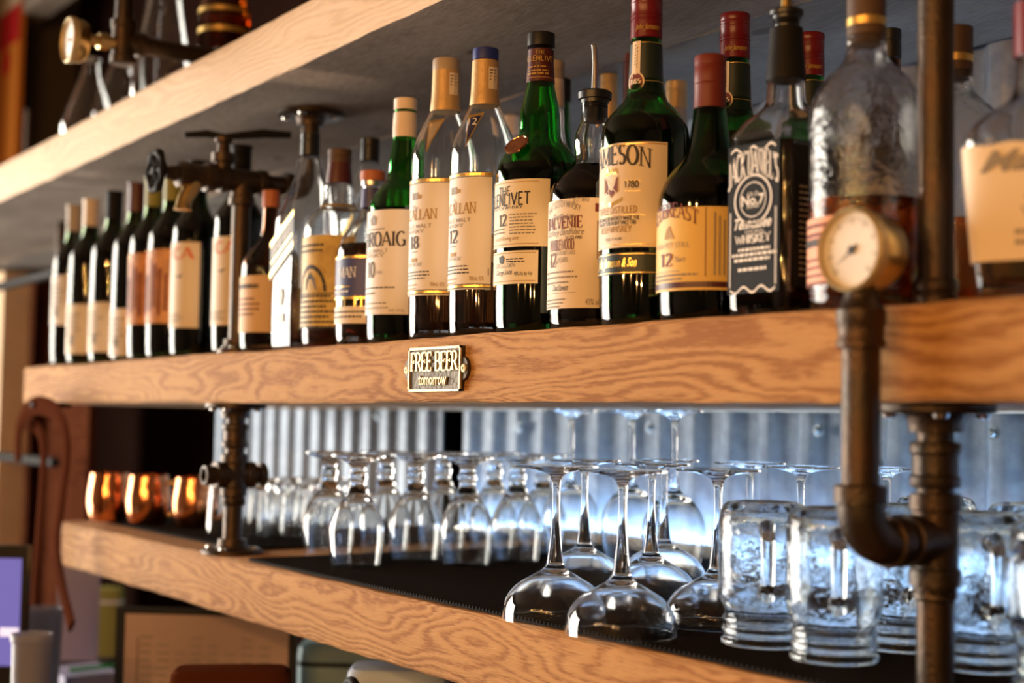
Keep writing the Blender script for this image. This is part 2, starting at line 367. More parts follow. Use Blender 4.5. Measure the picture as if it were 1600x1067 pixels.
def glyph_polys(s, thick=.17, thin=.065, serif=True, track=.05):
    """serif capitals drawn with a broad pen -> list of polygons, total width (cap height 1)"""
    out = []; x = 0
    for ch in s:
        if ch == ' ': x += .4; continue
        if ch not in GL: ch = "'" if ch == '`' else '-'
        wd, strokes = GL[ch]; ends = {}
        for st in strokes:
            for p in (st[0], st[-1]): ends[(round(p[0], 2), round(p[1], 2))] = ends.get((round(p[0], 2), round(p[1], 2)), 0)+1
        for st in strokes:
            n = len(st); L, R = [], []
            closed = n > 3 and abs(st[0][0]-st[-1][0])+abs(st[0][1]-st[-1][1]) < 1e-4
            for i in range(n):
                a = st[i-1] if i > 0 else (st[-2] if closed else st[0]); b = st[i+1] if i < n-1 else (st[1] if closed else st[-1])
                dx, dy = b[0]-a[0], b[1]-a[1]; l = math.hypot(dx, dy) or 1
                wv = thin+(thick-thin)*abs(dy/l)**1.3
                if ch in 'AMNVWY' and n == 2 and abs(dx) > .1:
                    if (dy > 0) == (ch in 'A') or (ch != 'A' and dy > 0): wv = thin*1.25
                if ch == 'N' and n == 2 and abs(dx) < .01: wv = thin*1.4
                if ch == 'M' and st is strokes[0]: wv = thin*1.4
                nx, ny = -dy/l*wv/2, dx/l*wv/2
                L.append((x+st[i][0]+nx, st[i][1]+ny)); R.append((x+st[i][0]-nx, st[i][1]-ny))
            for i in range(n-1): out.append([L[i], R[i], R[i+1], L[i+1]])
            if serif and n >= 2:
                for p, q in ((st[0], st[1]), (st[-1], st[-2])):
                    dy = abs(p[1]-q[1]); dx = abs(p[0]-q[0])
                    one = ends[(round(p[0], 2), round(p[1], 2))]
                    stem = dx < .02
                    if (p[1] in (0, 1)) and dy > dx and (one == 1 or stem) and not (ch in 'N' and stem and p[1] == 0 and p[0] > .5) and not (ch == 'M' and stem and one > 1 and False):
                        w2 = .17 if stem else .14; t = .05; yy = 0 if p[1] == 0 else 1-t
                        out.append([(x+p[0]-w2, yy), (x+p[0]+w2, yy), (x+p[0]+w2, yy+t), (x+p[0]-w2, yy+t)])
                    if dx > dy and dy < .01 and one == 1 and ch in 'EFLTZ2':
                        hh = .2 if ch != 'T' else .2; y1 = p[1]+(hh if p[1] < .3 else (-hh if p[1] > .7 else .1)); y0 = p[1] if p[1] < .3 or p[1] > .7 else p[1]-.1
                        out.append([(x+p[0]-.03, min(y0, y1)), (x+p[0]+.03, min(y0, y1)), (x+p[0]+.03, max(y0, y1)), (x+p[0]-.03, max(y0, y1))])
        x += wd+track
    return out, max(x-track, .1)
_fc = {}
def font_polys(s, shear=0., bold=0.):
    key = (s, shear, bold)
    if key in _fc: return _fc[key]
    c = bpy.data.curves.new('tmp_text', 'FONT'); c.body = s; c.size = 1.; c.shear = shear; c.offset = bold; c.resolution_u = 2; c.fill_mode = 'FRONT'
    o = bpy.data.objects.new('tmp_text', c); me = bpy.data.meshes.new_from_object(o)
    vs = [(v.co.x, v.co.y) for v in me.vertices]; P = [[vs[i] for i in p.vertices] for p in me.polygons]
    bpy.data.objects.remove(o); bpy.data.meshes.remove(me); bpy.data.curves.remove(c)
    if vs:
        mn = min(v[0] for v in vs); mxx = max(v[0] for v in vs); P = [[(x-mn, y/.70) for x, y in p] for p in P]; wd = mxx-mn
    else: wd = .1
    _fc[key] = (P, wd); return _fc[key]
class Print:
    """flat print in (u, v) metres, wrapped on a round label (radius r) or left flat"""
    def __init__(s, mats): s.mats = mats; s.P = []
    def poly(s, pts, m): s.P.append((pts, m))
    def rect(s, u0, v0, u1, v1, m):
        n = max(1, int(abs(u1-u0)/.004))
        for k in range(n): a = u0+(u1-u0)*k/n; b = u0+(u1-u0)*(k+1)/n; s.P.append(([(a, v0), (b, v0), (b, v1), (a, v1)], m))
    def text(s, t, u0, u1, v, h, m, style='serif', arc=0., bold=1., shear=0.):
        if style == 'serif': Q, wd = glyph_polys(t, .17*bold, .065*bold)
        elif style == 'caps': Q, wd = glyph_polys(t, .13*bold, .11*bold, serif=False, track=.08)
        else: Q, wd = font_polys(t, shear if style != 'script' else .45, .012*bold if bold > 1 else 0)
        c = (u0+u1)/2; hw = (u1-u0)/2
        for p in Q:
            pts = []
            for x, y in p:
                u = u0+(u1-u0)*x/wd; q = (u-c)/hw if hw else 0
                pts.append((u, v+h*y+arc*(1-q*q)))
            s.P.append((pts, m))
    def lines(s, u0, u1, v, n, dv, h, m, seed=1):
        rr = random.Random(seed)
        for k in range(n):
            u = u0; e = u1-(u1-u0)*rr.uniform(0, .22)
            while u < e:
                l = rr.uniform(.002, .006); s.rect(u, v-k*dv, min(u+l, e), v-k*dv+h, m); u += l+.0011
    def build(s, name, parent, wrap):
        V, F, fm = [], [], []
        for pts, m in s.P:
            a = 0
            for i in range(len(pts)): a += pts[i][0]*pts[(i+1) % len(pts)][1]-pts[(i+1) % len(pts)][0]*pts[i][1]
            if a < 0: pts = pts[::-1]
            n = len(V); V += [wrap(u, v) for u, v in pts]; F.append(tuple(range(n, n+len(pts)))); fm.append(s.mats.index(m))
        return mk(name, V, F, s.mats, parent, smooth=False, fm=fm)
def cyl_wrap(r, a0=0., eps=.0006):
    def f(u, v): t = a0+u/r; return ((r+eps)*math.sin(t), -(r+eps)*math.cos(t), v)
    return f
def label_patch(name, parent, r, v0, v1, t0, t1, m, eps=.0003, n=28, topf=None):
    V, F = [], []
    for k in range(n+1):
        t = t0+(t1-t0)*k/n
        for v in (v0, v1): V.append(((r+eps)*math.sin(t), -(r+eps)*math.cos(t), v))
    for k in range(n): F.append((2*k, 2*k+2, 2*k+3, 2*k+1))
    return mk(name, V, F, m, parent)
# ================================================================== the setting
ZT, ZB = .0876, .0184            # middle shelf top / underside
LT, LB = -.1935, -.2692          # lower shelf top / underside
YF, YW = .79, 1.412              # shelf front face, corrugated wall
def slab(name, x0, x1, y0, y1, z0, z1, m):
    V, F = [], []; box(V, F, x0, x1, y0, y1, z0, z1); return struct(mk(name, V, F, m, smooth=False))
slab('floor', -5.4, 3.2, -4.2, 1.75, -1.56, -1.5, 'floor_dark')
wb = slab('wall_back', -5.4, 3.2, 1.60, 1.75, -1.5, 1.9, 'dark_wall')
V, F = [], []
box(V, F, -5.4, -5.2, -4.2, -2.75, -1.5, 1.9); box(V, F, -5.4, -5.2, .25, 1.6, -1.5, 1.9)
box(V, F, -5.4, -5.2, -2.75, .25, -1.5, -1.25); box(V, F, -5.4, -5.2, -2.75, .25, 1.35, 1.9)
struct(mk('wall_left', V, F, 'plaster', smooth=False))
slab('wall_right', 3.2, 3.4, -4.2, 1.75, -1.5, 1.9, 'plaster')
slab('wall_front', -5.4, 3.4, -4.4, -4.2, -1.5, 1.9, 'plaster')
slab('ceiling', -5.4, 3.4, -4.4, 1.75, 1.9, 2.0, 'plaster')
V, F = [], []
for a, b, c, e in ((-2.75, -2.69, -1.25, 1.35), (.19, .25, -1.25, 1.35), (-1.28, -1.22, -1.25, 1.35)): box(V, F, -5.24, -5.16, a, b, c, e)
for c in (-1.25, .33, 1.29): box(V, F, -5.24, -5.16, -2.75, .25, c, c+.06)
struct(mk('window_1', V, F, 'wood_post', smooth=False))
# corrugated sheets on the back wall
def sheet(x0, x1, z0=-.33, z1=.52, y=YW, pitch=.076, amp=.008):
    V, F = [], []; n = int((x1-x0)/pitch*14)
    for k in range(n+1):
        x = x0+(x1-x0)*k/n; ph = (x/pitch) % 1.0
        h = math.sin(2*math.pi*ph); yy = y-amp*max(-1, min(1, 1.5*h))
        V += [(x, yy, z0), (x, yy, z1)]
    for k in range(n): F.append((2*k, 2*k+2, 2*k+3, 2*k+1))
    m = len(V); V += [(v[0], v[1]+.0015, v[2]) for v in V]
    F += [(a+m, d+m, c+m, b+m) for a, b, c, d in F[:n]]
    return mk('corrugated_sheet', V, F, 'galvanised', wb, loc=(0, 0, 0), angle=60)
sheets = [sheet(-.885, .25, y=YW-.003), sheet(-2.215, -.87), sheet(-3.35, -2.27)]
V0, F0 = join(lathe([(0, 0), (.0055, 0), (.0055, .003), (.0035, .0055), (0, .0056)], 6), lathe([(0, -.0015), (.009, -.0015), (.0085, .0004), (0, .0005)], 20))
scm = None
for px, py in ((1553, 677), (1278, 673), (1015, 668), (1371, 726), (812, 668), (1460, 680), (590, 650)):
    p = onY(px, py, YW-.008)
    if scm is None: o = mk('screw', [(x, -z, y) for x, y, z in V0], F0, 'screw_grey', wb, smooth=False); scm = o
    else: o = scm.copy(); COL.objects.link(o)
    o.location = (p.x, YW-.0085, p.z)
for o in wb.children: o.location.z += 0.
# shelves -----------------------------------------------------------
def hn(x, k): return math.sin(x*7.1+k*1.9)*.5+math.sin(x*17.3+k*4.1)*.3+math.sin(x*41.7+k*2.3)*.35+math.sin(x*97+k*7.7)*.25
def plank(parent, x0, x1, y0, y1, z0, z1, mats, slope=0., xm=0., rough=.0012, nseg=150, name='plank'):
    b = .004
    sec = [(y0, z0+b), (y0, (z0*2+z1)/3), (y0, (z0+z1*2)/3), (y0, z1-b), (y0+b*.6, z1), (y1, z1), (y1, z0), ((y0+y1)/2, z0), (y0+b*.6, z0)]
    fmi = [0, 0, 0, 0, 2, 2, 1, 1, 0]
    V, F, fm = [], [], []; m = len(sec)
    for k in range(nseg+1):
        x = x0+(x1-x0)*k/nseg; dz = slope*(x-xm)
        for j, (y, z) in enumerate(sec):
            am = rough if j in (0, 3, 4, 8) else rough*.3
            V.append((x, y+am*hn(x, j*.7+x0), z+dz+am*.8*hn(x+3, j*.9+z0)))
    for k in range(nseg):
        for j in range(m):
            j2 = (j+1) % m; F.append((k*m+j, k*m+j2, (k+1)*m+j2, (k+1)*m+j)); fm.append(fmi[j])
    F.append(tuple(range(m))); fm.append(0); F.append(tuple(nseg*m+j for j in range(m))[::-1]); fm.append(0)
    F = [f[::-1] for f in F]
    return mk(name, V, F, mats, parent, smooth=True, fm=fm, angle=50)
def shelf(label, planks, **kw):
    t = thing('wooden_shelf', label, 'shelf')
    for x0, x1, y0, y1, z0, z1, ms in planks: plank(t, x0, x1, y0, y1, z0, z1, ms, **kw)
    return t
shelf('thick pale timber shelf at the top carrying flasks and an amber bottle',
      [(-4.4, .1, YF, 1.1035, .4506, .5290, ('wood_pale', 'wood_grey', 'wood_pale')), (-4.4, .1, 1.1065, 1.398, .4512, .5290, ('wood_pale', 'wood_grey_back', 'wood_pale'))], slope=.0065, xm=-1.75)
shelf('thick tan timber shelf in the middle carrying the whiskey and wine bottles',
      [(-2.83, .1, YF, 1.10, ZB, ZT, ('wood_tan', 'wood_pale', 'wood_tan')), (-2.83, .1, 1.102, 1.398, ZB, ZT, ('wood_tan', 'wood_pale', 'wood_tan'))])  # underside set paler to stand in for the strip light falling on it
shelf('thick tan timber shelf at the bottom carrying black mats and upturned glasses',
      [(-2.56, .1, YF, 1.10, LB, LT, ('wood_tan_low', 'wood_grey', 'wood_tan')), (-2.56, .1, 1.102, 1.398, LB, LT, ('wood_tan_low', 'wood_grey', 'wood_tan'))])
# LED strips at the back of the shelves
def led(label, x0, x1, y, z, m, shade=False):
    t = thing('light_strip', label, 'light strip', (0, 0, 0))
    V, F = [], []; box(V, F, x0, x1, y-.002, y+.012, z, z+.006)
    box(V, F, x0, x1, y-.004, y-.002, z, z+(.026 if shade else .019))  # raised walls added to shade the glasses in front and the wall behind
    if shade: box(V, F, x0, x1, y+.012, y+.014, z, z+.026)
    mk('channel', V, F, 'steel', t, smooth=False)
    V, F = [], []; box(V, F, x0+.005, x1-.005, y-.001, y+.011, z+.006, z+.014); mk('diffuser', V, F, m, t, smooth=False)
led('cool white light strip along the wall behind the upturned glasses', -2.18, .08, 1.378, LT+.0046, 'led_white')
led('unseen cool white light strip added behind the whiskey bottles', -1.80, .08, 1.300, ZT+.0010, 'led_added', True)  # out of view, added for the bluish light on the top shelf's underside
# ribbed rubber mats
def mat_mesh(label, x0, x1, y0, y1, z, axis='y'):
    V, F = [], []; p = .0062; n = int((x1-x0)/p)
    prof = []
    for k in range(n):
        x = x0+k*p; prof += [(x, z+.0015), (x+.0012, z+.0042), (x+p-.0030, z+.0042), (x+p-.0018, z+.0015)]
    prof.append((x0+n*p, z+.0015))
    for x, zz in prof: V += [(x, y0, zz), (x, y1, zz), (x, y0, z+.0002), (x, y1, z+.0002)]
    for k in range(len(prof)-1):
        a, b = 4*k, 4*k+4; F += [(a, b, b+1, a+1), (a+2, b+2, b, a), (a+1, b+1, b+3, a+3), (a+2, a+3, b+3, b+2)]
    e = 4*(len(prof)-1); F += [(0, 1, 3, 2), (e, e+2, e+3, e+1)]
    return tag(mk('bar_mat', V, F, 'rubber_black', smooth=False), label, 'mat')
mat_mesh('black ribbed rubber bar mat under the stemmed glasses and jar mugs', -1.77, .08, .797, 1.372, LT+.001)
mat_mesh('black ribbed rubber bar mat under the copper mugs at the left', -2.50, -1.90, .85, 1.372, LT+.001)
MZ = LT+.0054
# ================================================================== pipes
PR = .01335
def flange(parent, x, y, z, up, R=.043):
    s = 1 if up else -1
    P = [(0, 0), (R, 0), (R, .005), (R-.003, .0068), (min(.023, R-.004), .0072), (min(.020, R-.006), .012), (min(.0195, R-.0065), .020), (.014, .020), (0, .020)]
    V, F = lathe([(r, s*h) for r, h in P], 36)
    if s < 0: F = [f[::-1] for f in F]
    o = mk('flange', V, F, 'iron', parent, loc=(x, y, z))
    for k in range(4 if R > .025 else 0):
        a = math.pi/4+k*math.pi/2
        v, f = lathe([(0, 0), (.006, 0), (.005, .003), (0, .004)], 12)
        if s < 0: f = [q[::-1] for q in f]
        mk('bolt', [(p[0], p[1], s*p[2]) for p in v], f, 'steel', o, loc=((R-.010)*math.cos(a), (R-.010)*math.sin(a), s*.0066))
    return o
def collar(l, r=.0183, pr=PR+.0015):   # banded fitting body profile of length l
    return [(0, pr), (.0005, r-.001), (.002, r), (.008, r), (.010, r-.0018), (l-.010, r-.0018), (l-.008, r), (l-.002, r), (l-.0005, r-.001), (l, pr)]
def coupling(parent, x, y, z0, z1, r=.0183, name='coupling'):
    V, F = rod((x, y, z0), (x, y, z1), collar(z1-z0, r)); return mk(name, V, F, 'iron', parent)
def pipe(parent, pts, r=PR):
    V, F = tube(pts, r, 28); return mk('pipe', V, F, 'iron', parent)
def elbow(parent, c, d1, d2, R=.026, r=.0165):
    """90 degree elbow: c = corner point, d1/d2 = unit directions leaving the corner"""
    c, d1, d2 = Vector(c), Vector(d1), Vector(d2)
    pts = [c+d1*(R+.010)]+[c+d1*R*(1-math.sin(t))+d2*R*(1-math.cos(t)) for t in [math.pi/2*k/10 for k in range(11)]]+[c+d2*(R+.010)]
    A = tube(pts, r, 28)
    B = rod(c+d1*(R+.0005), c+d1*(R+.016), [(0, .0165), (.001, .0188), (.013, .0188), (.0145, .0165)])
    C = rod(c+d2*(R+.0005), c+d2*(R+.016), [(0, .0165), (.001, .0188), (.013, .0188), (.0145, .0165)])
    V, F = join(A, B, C); return mk('elbow', V, F, 'iron', parent)
def tee(parent, c, ax, br, l=.034, both=False):
    c, ax, br = Vector(c), Vector(ax), Vector(br)
    parts = [rod(c-ax*l, c+ax*l, [(0, .0165), (.001, .0188), (.012, .0188), (.0135, .0168), (2*l-.0135, .0168), (2*l-.012, .0188), (2*l-.001, .0188), (2*l, .0165)])]
    for s in ((1, -1) if both else (1,)):
        parts.append(rod(c, c+br*s*l, [(0, .0166), (l-.0135, .0166), (l-.012, .0188), (l-.001, .0188), (l, .0165)]))
    V, F = join(*parts); return mk('cross_fitting' if both else 'tee', V, F, 'iron', parent)
def gauge(parent, c, R=.0295, depth=.026):
    """round dial facing -Y, centre of the dial face c"""
    g = Vector(c)
    # case: lathe about Y
    P = [(0, .004+depth), (R*.82, .004+depth), (R*.93, depth-.002), (R*.95, .006), (R, .005), (R, -.003), (R*.94, -.005), (R*.90, -.003), (R*.90, .001), (0, .001)]
    V, F = lathe(P, 48); o = mk('gauge', [(x, z, y) for x, y, z in V], F, 'brass', parent, loc=g)
    V, F = lathe([(R*.985, .0048), (R*1.005, .0045), (R*1.005, -.0035), (R*.945, -.0056), (R*.895, -.0035), (R*.895, -.0005)], 48); mk('bezel', [(x, z, y) for x, y, z in V], F, 'brass_worn', o)
    V, F = lathe([(0, -.0002), (R*.9, -.0002)], 40); mk('dial', [(x, z, y) for x, y, z in V], [f[::-1] for f in F], 'dial_face', o)
    pr = Print(['ink'])
    for k in range(41):
        a = math.radians(225-270*k/40); r0 = R*(.70 if k % 5 else .62); r1 = R*.80; w_ = .0002 if k % 5 else .0004
        nx, ny = -math.sin(a)*w_, math.cos(a)*w_
        pr.poly([(r0*math.cos(a)+nx, r0*math.sin(a)+ny), (r0*math.cos(a)-nx, r0*math.sin(a)-ny), (r1*math.cos(a)-nx, r1*math.sin(a)-ny), (r1*math.cos(a)+nx, r1*math.sin(a)+ny)], 'ink')
    pr.build('scale', o, lambda u, v: (u, -.0007, v))
    a = math.radians(215); e = Vector((math.cos(a), 0, math.sin(a))); n = Vector((-e.z, 0, e.x))
    q = [e*R*.62+Vector((0, -.0013, 0)), -e*R*.2-n*.0009+Vector((0, -.0013, 0)), -e*R*.2+n*.0009+Vector((0, -.0013, 0))]
    v2, f2 = lathe([(0, -.0008), (.003, -.0008), (.003, -.002), (0, -.002)], 16)
    V, F = join((q, [(0, 1, 2), (2, 1, 0)]), ([(x, z, y) for x, y, z in v2], f2)); mk('needle', V, F, 'ink', o, smooth=False)
    return o
# right pipe support with gauge ------------------------------------
XR, YR, YG = -.684, .848, .768
p = thing('pipe_support', 'dark iron pipe post standing in front of the large bottles at the right', 'pipe post', (0, 0, 0))
zt = Zat(843, XR, YR)
coupling(p, XR, YR, ZT+.0006, ZT+.0216, .0165, 'floor_collar'); pipe(p, [(XR, YR, ZT+.010), (XR, YR, .452)])
flange(p, XR, YR, .4562, False)
p = thing('pipe_support', 'dark iron pipe post with elbow and brass pressure gauge beside the jar mugs', 'pipe post', (0, 0, 0))
flange(p, XR, YR, ZB-.0012, False)
pipe(p, [(XR, YR, ZB-.012), (XR, YR, LT+.002)])
coupling(p, XR, YR, Zat(763, XR, YR), Zat(690, XR, YR), .0185)
tee(p, (XR, YR, zt), (0, 0, 1), (0, -1, 0))
coupling(p, XR, YR, zt-.041, zt-.0345, .0160)
pipe(p, [(XR, YR-.03, zt), (XR, YG+.034, zt)])
elbow(p, (XR, YG, zt), (0, 1, 0), (0, 0, 1))
zc = Zat(545, XR, YG)
pipe(p, [(XR, YG, zt+.030), (XR, YG, zc+.004)], .0135)
V, F = rod((XR, YG, zc), (XR, YG, zc+.050), [(0, .0150), (.001, .0172), (.005, .0172), (.007, .0160), (.016, .0165), (.018, .0175), (.027, .0175), (.029, .0158), (.036, .0118), (.0375, .0118), (.040, .0110), (.0415, .0105)]); mk('reducer', V, F, 'iron', p)
zg = Zat(390, XR, YG-.012)
V, F = rod((XR, YG, zc+.040), (XR, YG, zg-.020), [(0, .0075), (.004, .0078), (.006, .0062), (.010, .0062), (.0105, .0088), (.020, .0088), (.0205, .0068), (zg-.020-zc-.040, .0068)], 6); mk('gauge_stem', V, F, 'brass', p, smooth=False)
gauge(p, (XR, YG-.009, zg))
# left pipe support with tap ---------------------------------------
XL, YL = XatY(371, .822, ZT), .822
p = thing('pipe_support', 'dark iron pipe stand with an old garden tap between wine and whiskey bottles', 'pipe stand', (0, 0, 0))
flange(p, XL, YL, ZT+.001, True, .029)
zj = Zat(283, XL, YL)
pipe(p, [(XL, YL, ZT+.010), (XL, YL, zj-.02)])
tee(p, (XL, YL, zj), (0, 1, 0), (0, 0, -1), l=.036)
yk = YL+.105
pipe(p, [(XL, YL+.03, zj), (XL, yk-.034, zj)])
elbow(p, (XL, yk, zj), (0, -1, 0), (0, 0, 1))
pipe(p, [(XL, yk, zj+.03), (XL, yk, .444)])
zu = .4506+.0065*(XL+1.75)
flange(p, XL, yk, zu-.0012, False, .048)
V, F = rod((XL, YL-.03, zj), (XL, YL-.115, zj), [(0, .0165), (.012, .0165), (.014, .0205), (.026, .0205), (.028, .0165), (.045, .0150), (.052, .0185), (.066, .0185), (.070, .0115), (.085, .0085)]); tap = mk('tap_body', V, F, 'iron', p)
V, F = tube([(XL, YL-.070, zj-.005), (XL, YL-.078, zj-.022), (XL, YL-.085, zj-.034), (XL, YL-.088, zj-.046), (XL, YL-.088, zj-.050)], [.0115, .0115, .0105, .0105, .0125], 20); mk('spout', V, F, 'brass', tap)
V, F = rod((XL, YL-.030, zj+.010), (XL, YL-.030, zj+.065), [(0, .0125), (.012, .0125), (.014, .0165), (.026, .0165), (.028, .0095), (.040, .0085), (.042, .0125), (.049, .0125), (.050, .0085)]); mk('bonnet', V, F, 'iron', tap)
V, F = rod((XL, YL-.11, zj), (XL, YL-.135, zj), [(0, .005), (.024, .005)], 12)
wv = [(V, F)]
for k in range(6):
    a = k*math.pi/3; wv.append(tube([(XL, YL-.128, zj), (XL+.026*math.cos(a), YL-.128, zj+.026*math.sin(a))], .0038, 8))
ring = [(XL+.026*math.cos(2*math.pi*k/30), YL-.128, zj+.026*math.sin(2*math.pi*k/30)) for k in range(31)]
wv.append(tube(ring, [.0052+.0012*math.cos(6*2*math.pi*k/30) for k in range(31)], 10))
V, F = join(*wv); mk('hand_wheel', V, F, 'iron_black', tap)
V, F = join(tube([(XL, YL-.03, zj+.060), (XL-.012, YL-.05, zj+.064), (XL-.03, YL-.075, zj+.062)], [.0045, .0055, .0040], 12), tube([(XL, YL-.03, zj+.060), (XL+.02, YL+.02, zj+.068), (XL+.028, YL+.06, zj+.070)], [.0045, .0065, .0050], 12)); mk('lever', V, F, 'iron_black', tap)
# lower part: under the middle shelf down to the lower shelf
p = thing('pipe_support', 'dark iron pipe post with open side outlet below the middle shelf', 'pipe post', (0, 0, 0))
flange(p, XL, YL, ZB-.0012, False); flange(p, XL, YL, LT+.001, True)
pipe(p, [(XL, YL, ZB-.012), (XL, YL, LT+.012)])
zx = Zat(742, XL, YL)
coupling(p, XL, YL, Zat(700, XL, YL), Zat(662, XL, YL), .0180)
tee(p, (XL, YL, zx), (0, 0, 1), (0, 1, 0), l=.030, both=True)
V, F = rod((XL, YL-.026, zx), (XL, YL-.046, zx), [(0, PR), (.019, PR), (.0195, PR-.0012), (.0196, PR-.003), (.008, PR-.003), (.0075, 0.0002)]); mk('open_nipple', V, F, 'iron', p)
V, F = rod((XL, YL+.026, zx), (XL, YL+.050, zx), [(0, PR), (.010, PR), (.011, .017), (.020, .017), (.022, .012), (.024, .008)]); mk('plug', V, F, 'iron', p)
coupling(p, XL, YL, Zat(790, XL, YL), Zat(776, XL, YL), .0165)
# ================================================================== plaque
pc = onY(685, 577, YF)
t = thing('wall_plaque', 'small cast brass plaque with raised lettering on the middle shelf edge', 'plaque', (pc.x, YF-.0008, pc.z))
hwP, hhP = .0525*1.0, .0235
def plate_outline(hw, hh, ear):
    pts = [(-hw, -hh), (hw, -hh), (hw, -ear)]
    pts += [(hw+.0115*math.cos(a), ear*math.sin(a)) for a in [math.radians(-70+140*k/8) for k in range(9)]]
    pts += [(hw, ear), (hw, hh), (-hw, hh), (-hw, ear)]
    pts += [(-hw-.0115*math.cos(a), ear*math.sin(a)) for a in [math.radians(70-140*k/8) for k in range(9)]]
    pts += [(-hw, -ear)]; return pts
def extrude(pts, y0, y1):
    n = len(pts); V = [(u, y0, v) for u, v in pts]+[(u, y1, v) for u, v in pts]
    F = [tuple(range(n)), tuple(range(2*n-1, n-1, -1))]+[(i, i+n, (i+1) % n+n, (i+1) % n) for i in range(n)]
    return V, F
V, F = extrude(plate_outline(hwP, hhP, .0125), -.0035, 0); pl = mk('plate', V, F, 'bronze_dark', t, smooth=False)
fr = []
for u0, v0, u1, v1 in ((-hwP, hhP-.0024, hwP, hhP), (-hwP, -hhP, hwP, -hhP+.0024), (-hwP, -hhP, -hwP+.0022, hhP), (hwP-.0022, -hhP, hwP, hhP)):
    fr.append(extrude([(u0, v0), (u1, v0), (u1, v1), (u0, v1)], -.0056, -.003))
V, F = join(*fr); mk('raised_border', V, F, 'brass_worn', t, smooth=False)
def raised(name, Q, wd, u0, u1, v, h):
    parts = []
    for p_ in Q:
        pts = [(u0+(u1-u0)*x/wd, v+h*y) for x, y in p_]
        a = sum(pts[i][0]*pts[(i+1) % len(pts)][1]-pts[(i+1) % len(pts)][0]*pts[i][1] for i in range(len(pts)))
        if a < 0: pts = pts[::-1]
        parts.append(extrude(pts, -.0056-.00002*len(parts) % .0003, -.003))
    V, F = join(*parts); mk(name, V, F, 'brass_worn', t, smooth=False)
Q, wd = glyph_polys('FREE BEER', .19, .075, track=.04); raised('lettering', Q, wd, -.0475, .0475, -.0015, .0195)
Q, wd = font_polys('tomorrow', 0, .008); raised('lettering_small', Q, wd, -.030, .026, -.0165, .0125)
for s_ in (-1, 1):
    v, f = lathe([(0, 0), (.0048, 0), (.0046, .0012), (.0030, .0022), (.0016, .0022), (.0012, .0008), (0, .0008)], 20)
    mk('screw', [(x, -z, y) for x, y, z in v], [q for q in f], 'brass_worn', t, loc=(s_*(hwP+.0052), -.0035, 0))
# ================================================================== bottles
GB = 'bottles on the middle shelf'
class B: pass
BASE = ZT+.0009
def bottle(label, cx, Y, prof, glass='clear', level=None, liquid=None, t=.0028, tb=.010, name='whiskey_bottle', cat='bottle', group=GB, seg=48, base=BASE, rot=0., sub=2, lip=None, top=None):
    """prof: (py, half width px[, n]) from base to lip, read off the photograph at the bottle's own depth"""
    b = B(); b.X = XatY(cx, Y, base+.12); b.Y = Y; b.s = pxm((b.X, Y, base+.12)); b.cx = cx; b.base = base
    b.V = lambda py: Zat(py, b.X, Y)-base
    b.root = thing(name, label, cat, (b.X, Y, base), group)
    hs = [p_[1]/b.s for p_ in prof]; zs = [b.V(p_[0]) for p_ in prof]; z0 = zs[0]
    zs = [0.] + [max(z, .0005*k) for k, z in enumerate(zs[1:], 1)]
    P = [(r, z)+((q[2],) if len(q) > 2 else ()) for r, z, q in zip(hs, zs, prof)]
    b.r = max(hs); P = chaikin(P, sub); b.P = P
    V, F = lathe(shell_profile(P, t, tb), seg, rot); b.glass = mk('glass', V, F, glass, b.root, angle=50)
    if liquid: V, F = lathe(liquid_profile(P, t, tb, b.V(level)), seg, rot); mk('liquid', V, F, liquid, b.root, angle=50)
    b.th = math.atan2(-b.X, Y)                      # camera bearing seen from the bottle, 0 = straight out of the shelf
    a = b.th-.35; sx, sy = b.X+b.r*math.sin(a), Y-b.r*math.cos(a)
    b.VL = lambda py: Zat(py, sx, sy)-base          # height on the visible side of the body
    def U(px):
        q = max(-.98, min(.98, (px-cx)/(b.r*b.s))); return b.r*(b.th+math.asin(q))
    b.U = U
    return b
def cap(b, pts, m, name='cap', seg=40, sub=0, parent=None):
    """solid turned cap: pts (py, half width px) from bottom up"""
    P = [(h/b.s, b.V(py)) for py, h in pts]; P = chaikin(P, sub) if sub else P
    P = [(0, P[0][1])]+P+[(0, P[-1][1])]
    V, F = lathe(P, seg); return mk(name, V, F, m, parent or b.root, angle=35)
def cup_(y0, y1, h, g=(), d=.8):
    """cap outline between py y0 (bottom) and y1 (top) with grooves at g"""
    P = [(y0, h-.6), (y0-.8, h)]
    for q in sorted(g, reverse=True): P += [(q+1.6, h), (q+.8, h-d), (q-.8, h-d), (q-1.6, h)]
    return P+[(y1+1.2, h), (y1+.3, h-.8), (y1, h-2.2)]
def lab(b, y0, y1, a0, a1, m, name='label', eps=.0004, r=None):
    """y0 top py, y1 bottom py, a0..a1 degrees around from straight out"""
    return label_patch(name, b.root, r or b.r, b.VL(y1), b.VL(y0), math.radians(a0), math.radians(a1), m, eps)
def neck_lab(b, y0, y1, h, m, name='neck_label', a0=-180, a1=180, h1=None):
    z0, z1 = b.V(y1), b.V(y0); V, F = [], []; n = 40; h1 = h1 or h
    for k in range(n+1):
        t_ = math.radians(a0+(a1-a0)*k/n)
        for z, hh in ((z0, h1), (z1, h)): r = hh/b.s+.0004; V.append((r*math.sin(t_), -r*math.cos(t_), z))
    for k in range(n): F.append((2*k, 2*k+2, 2*k+3, 2*k+1))
    return mk(name, V, F, m, b.root)
def wrapb(b, eps=.0009, r=None): return cyl_wrap(r or b.r, 0, eps)
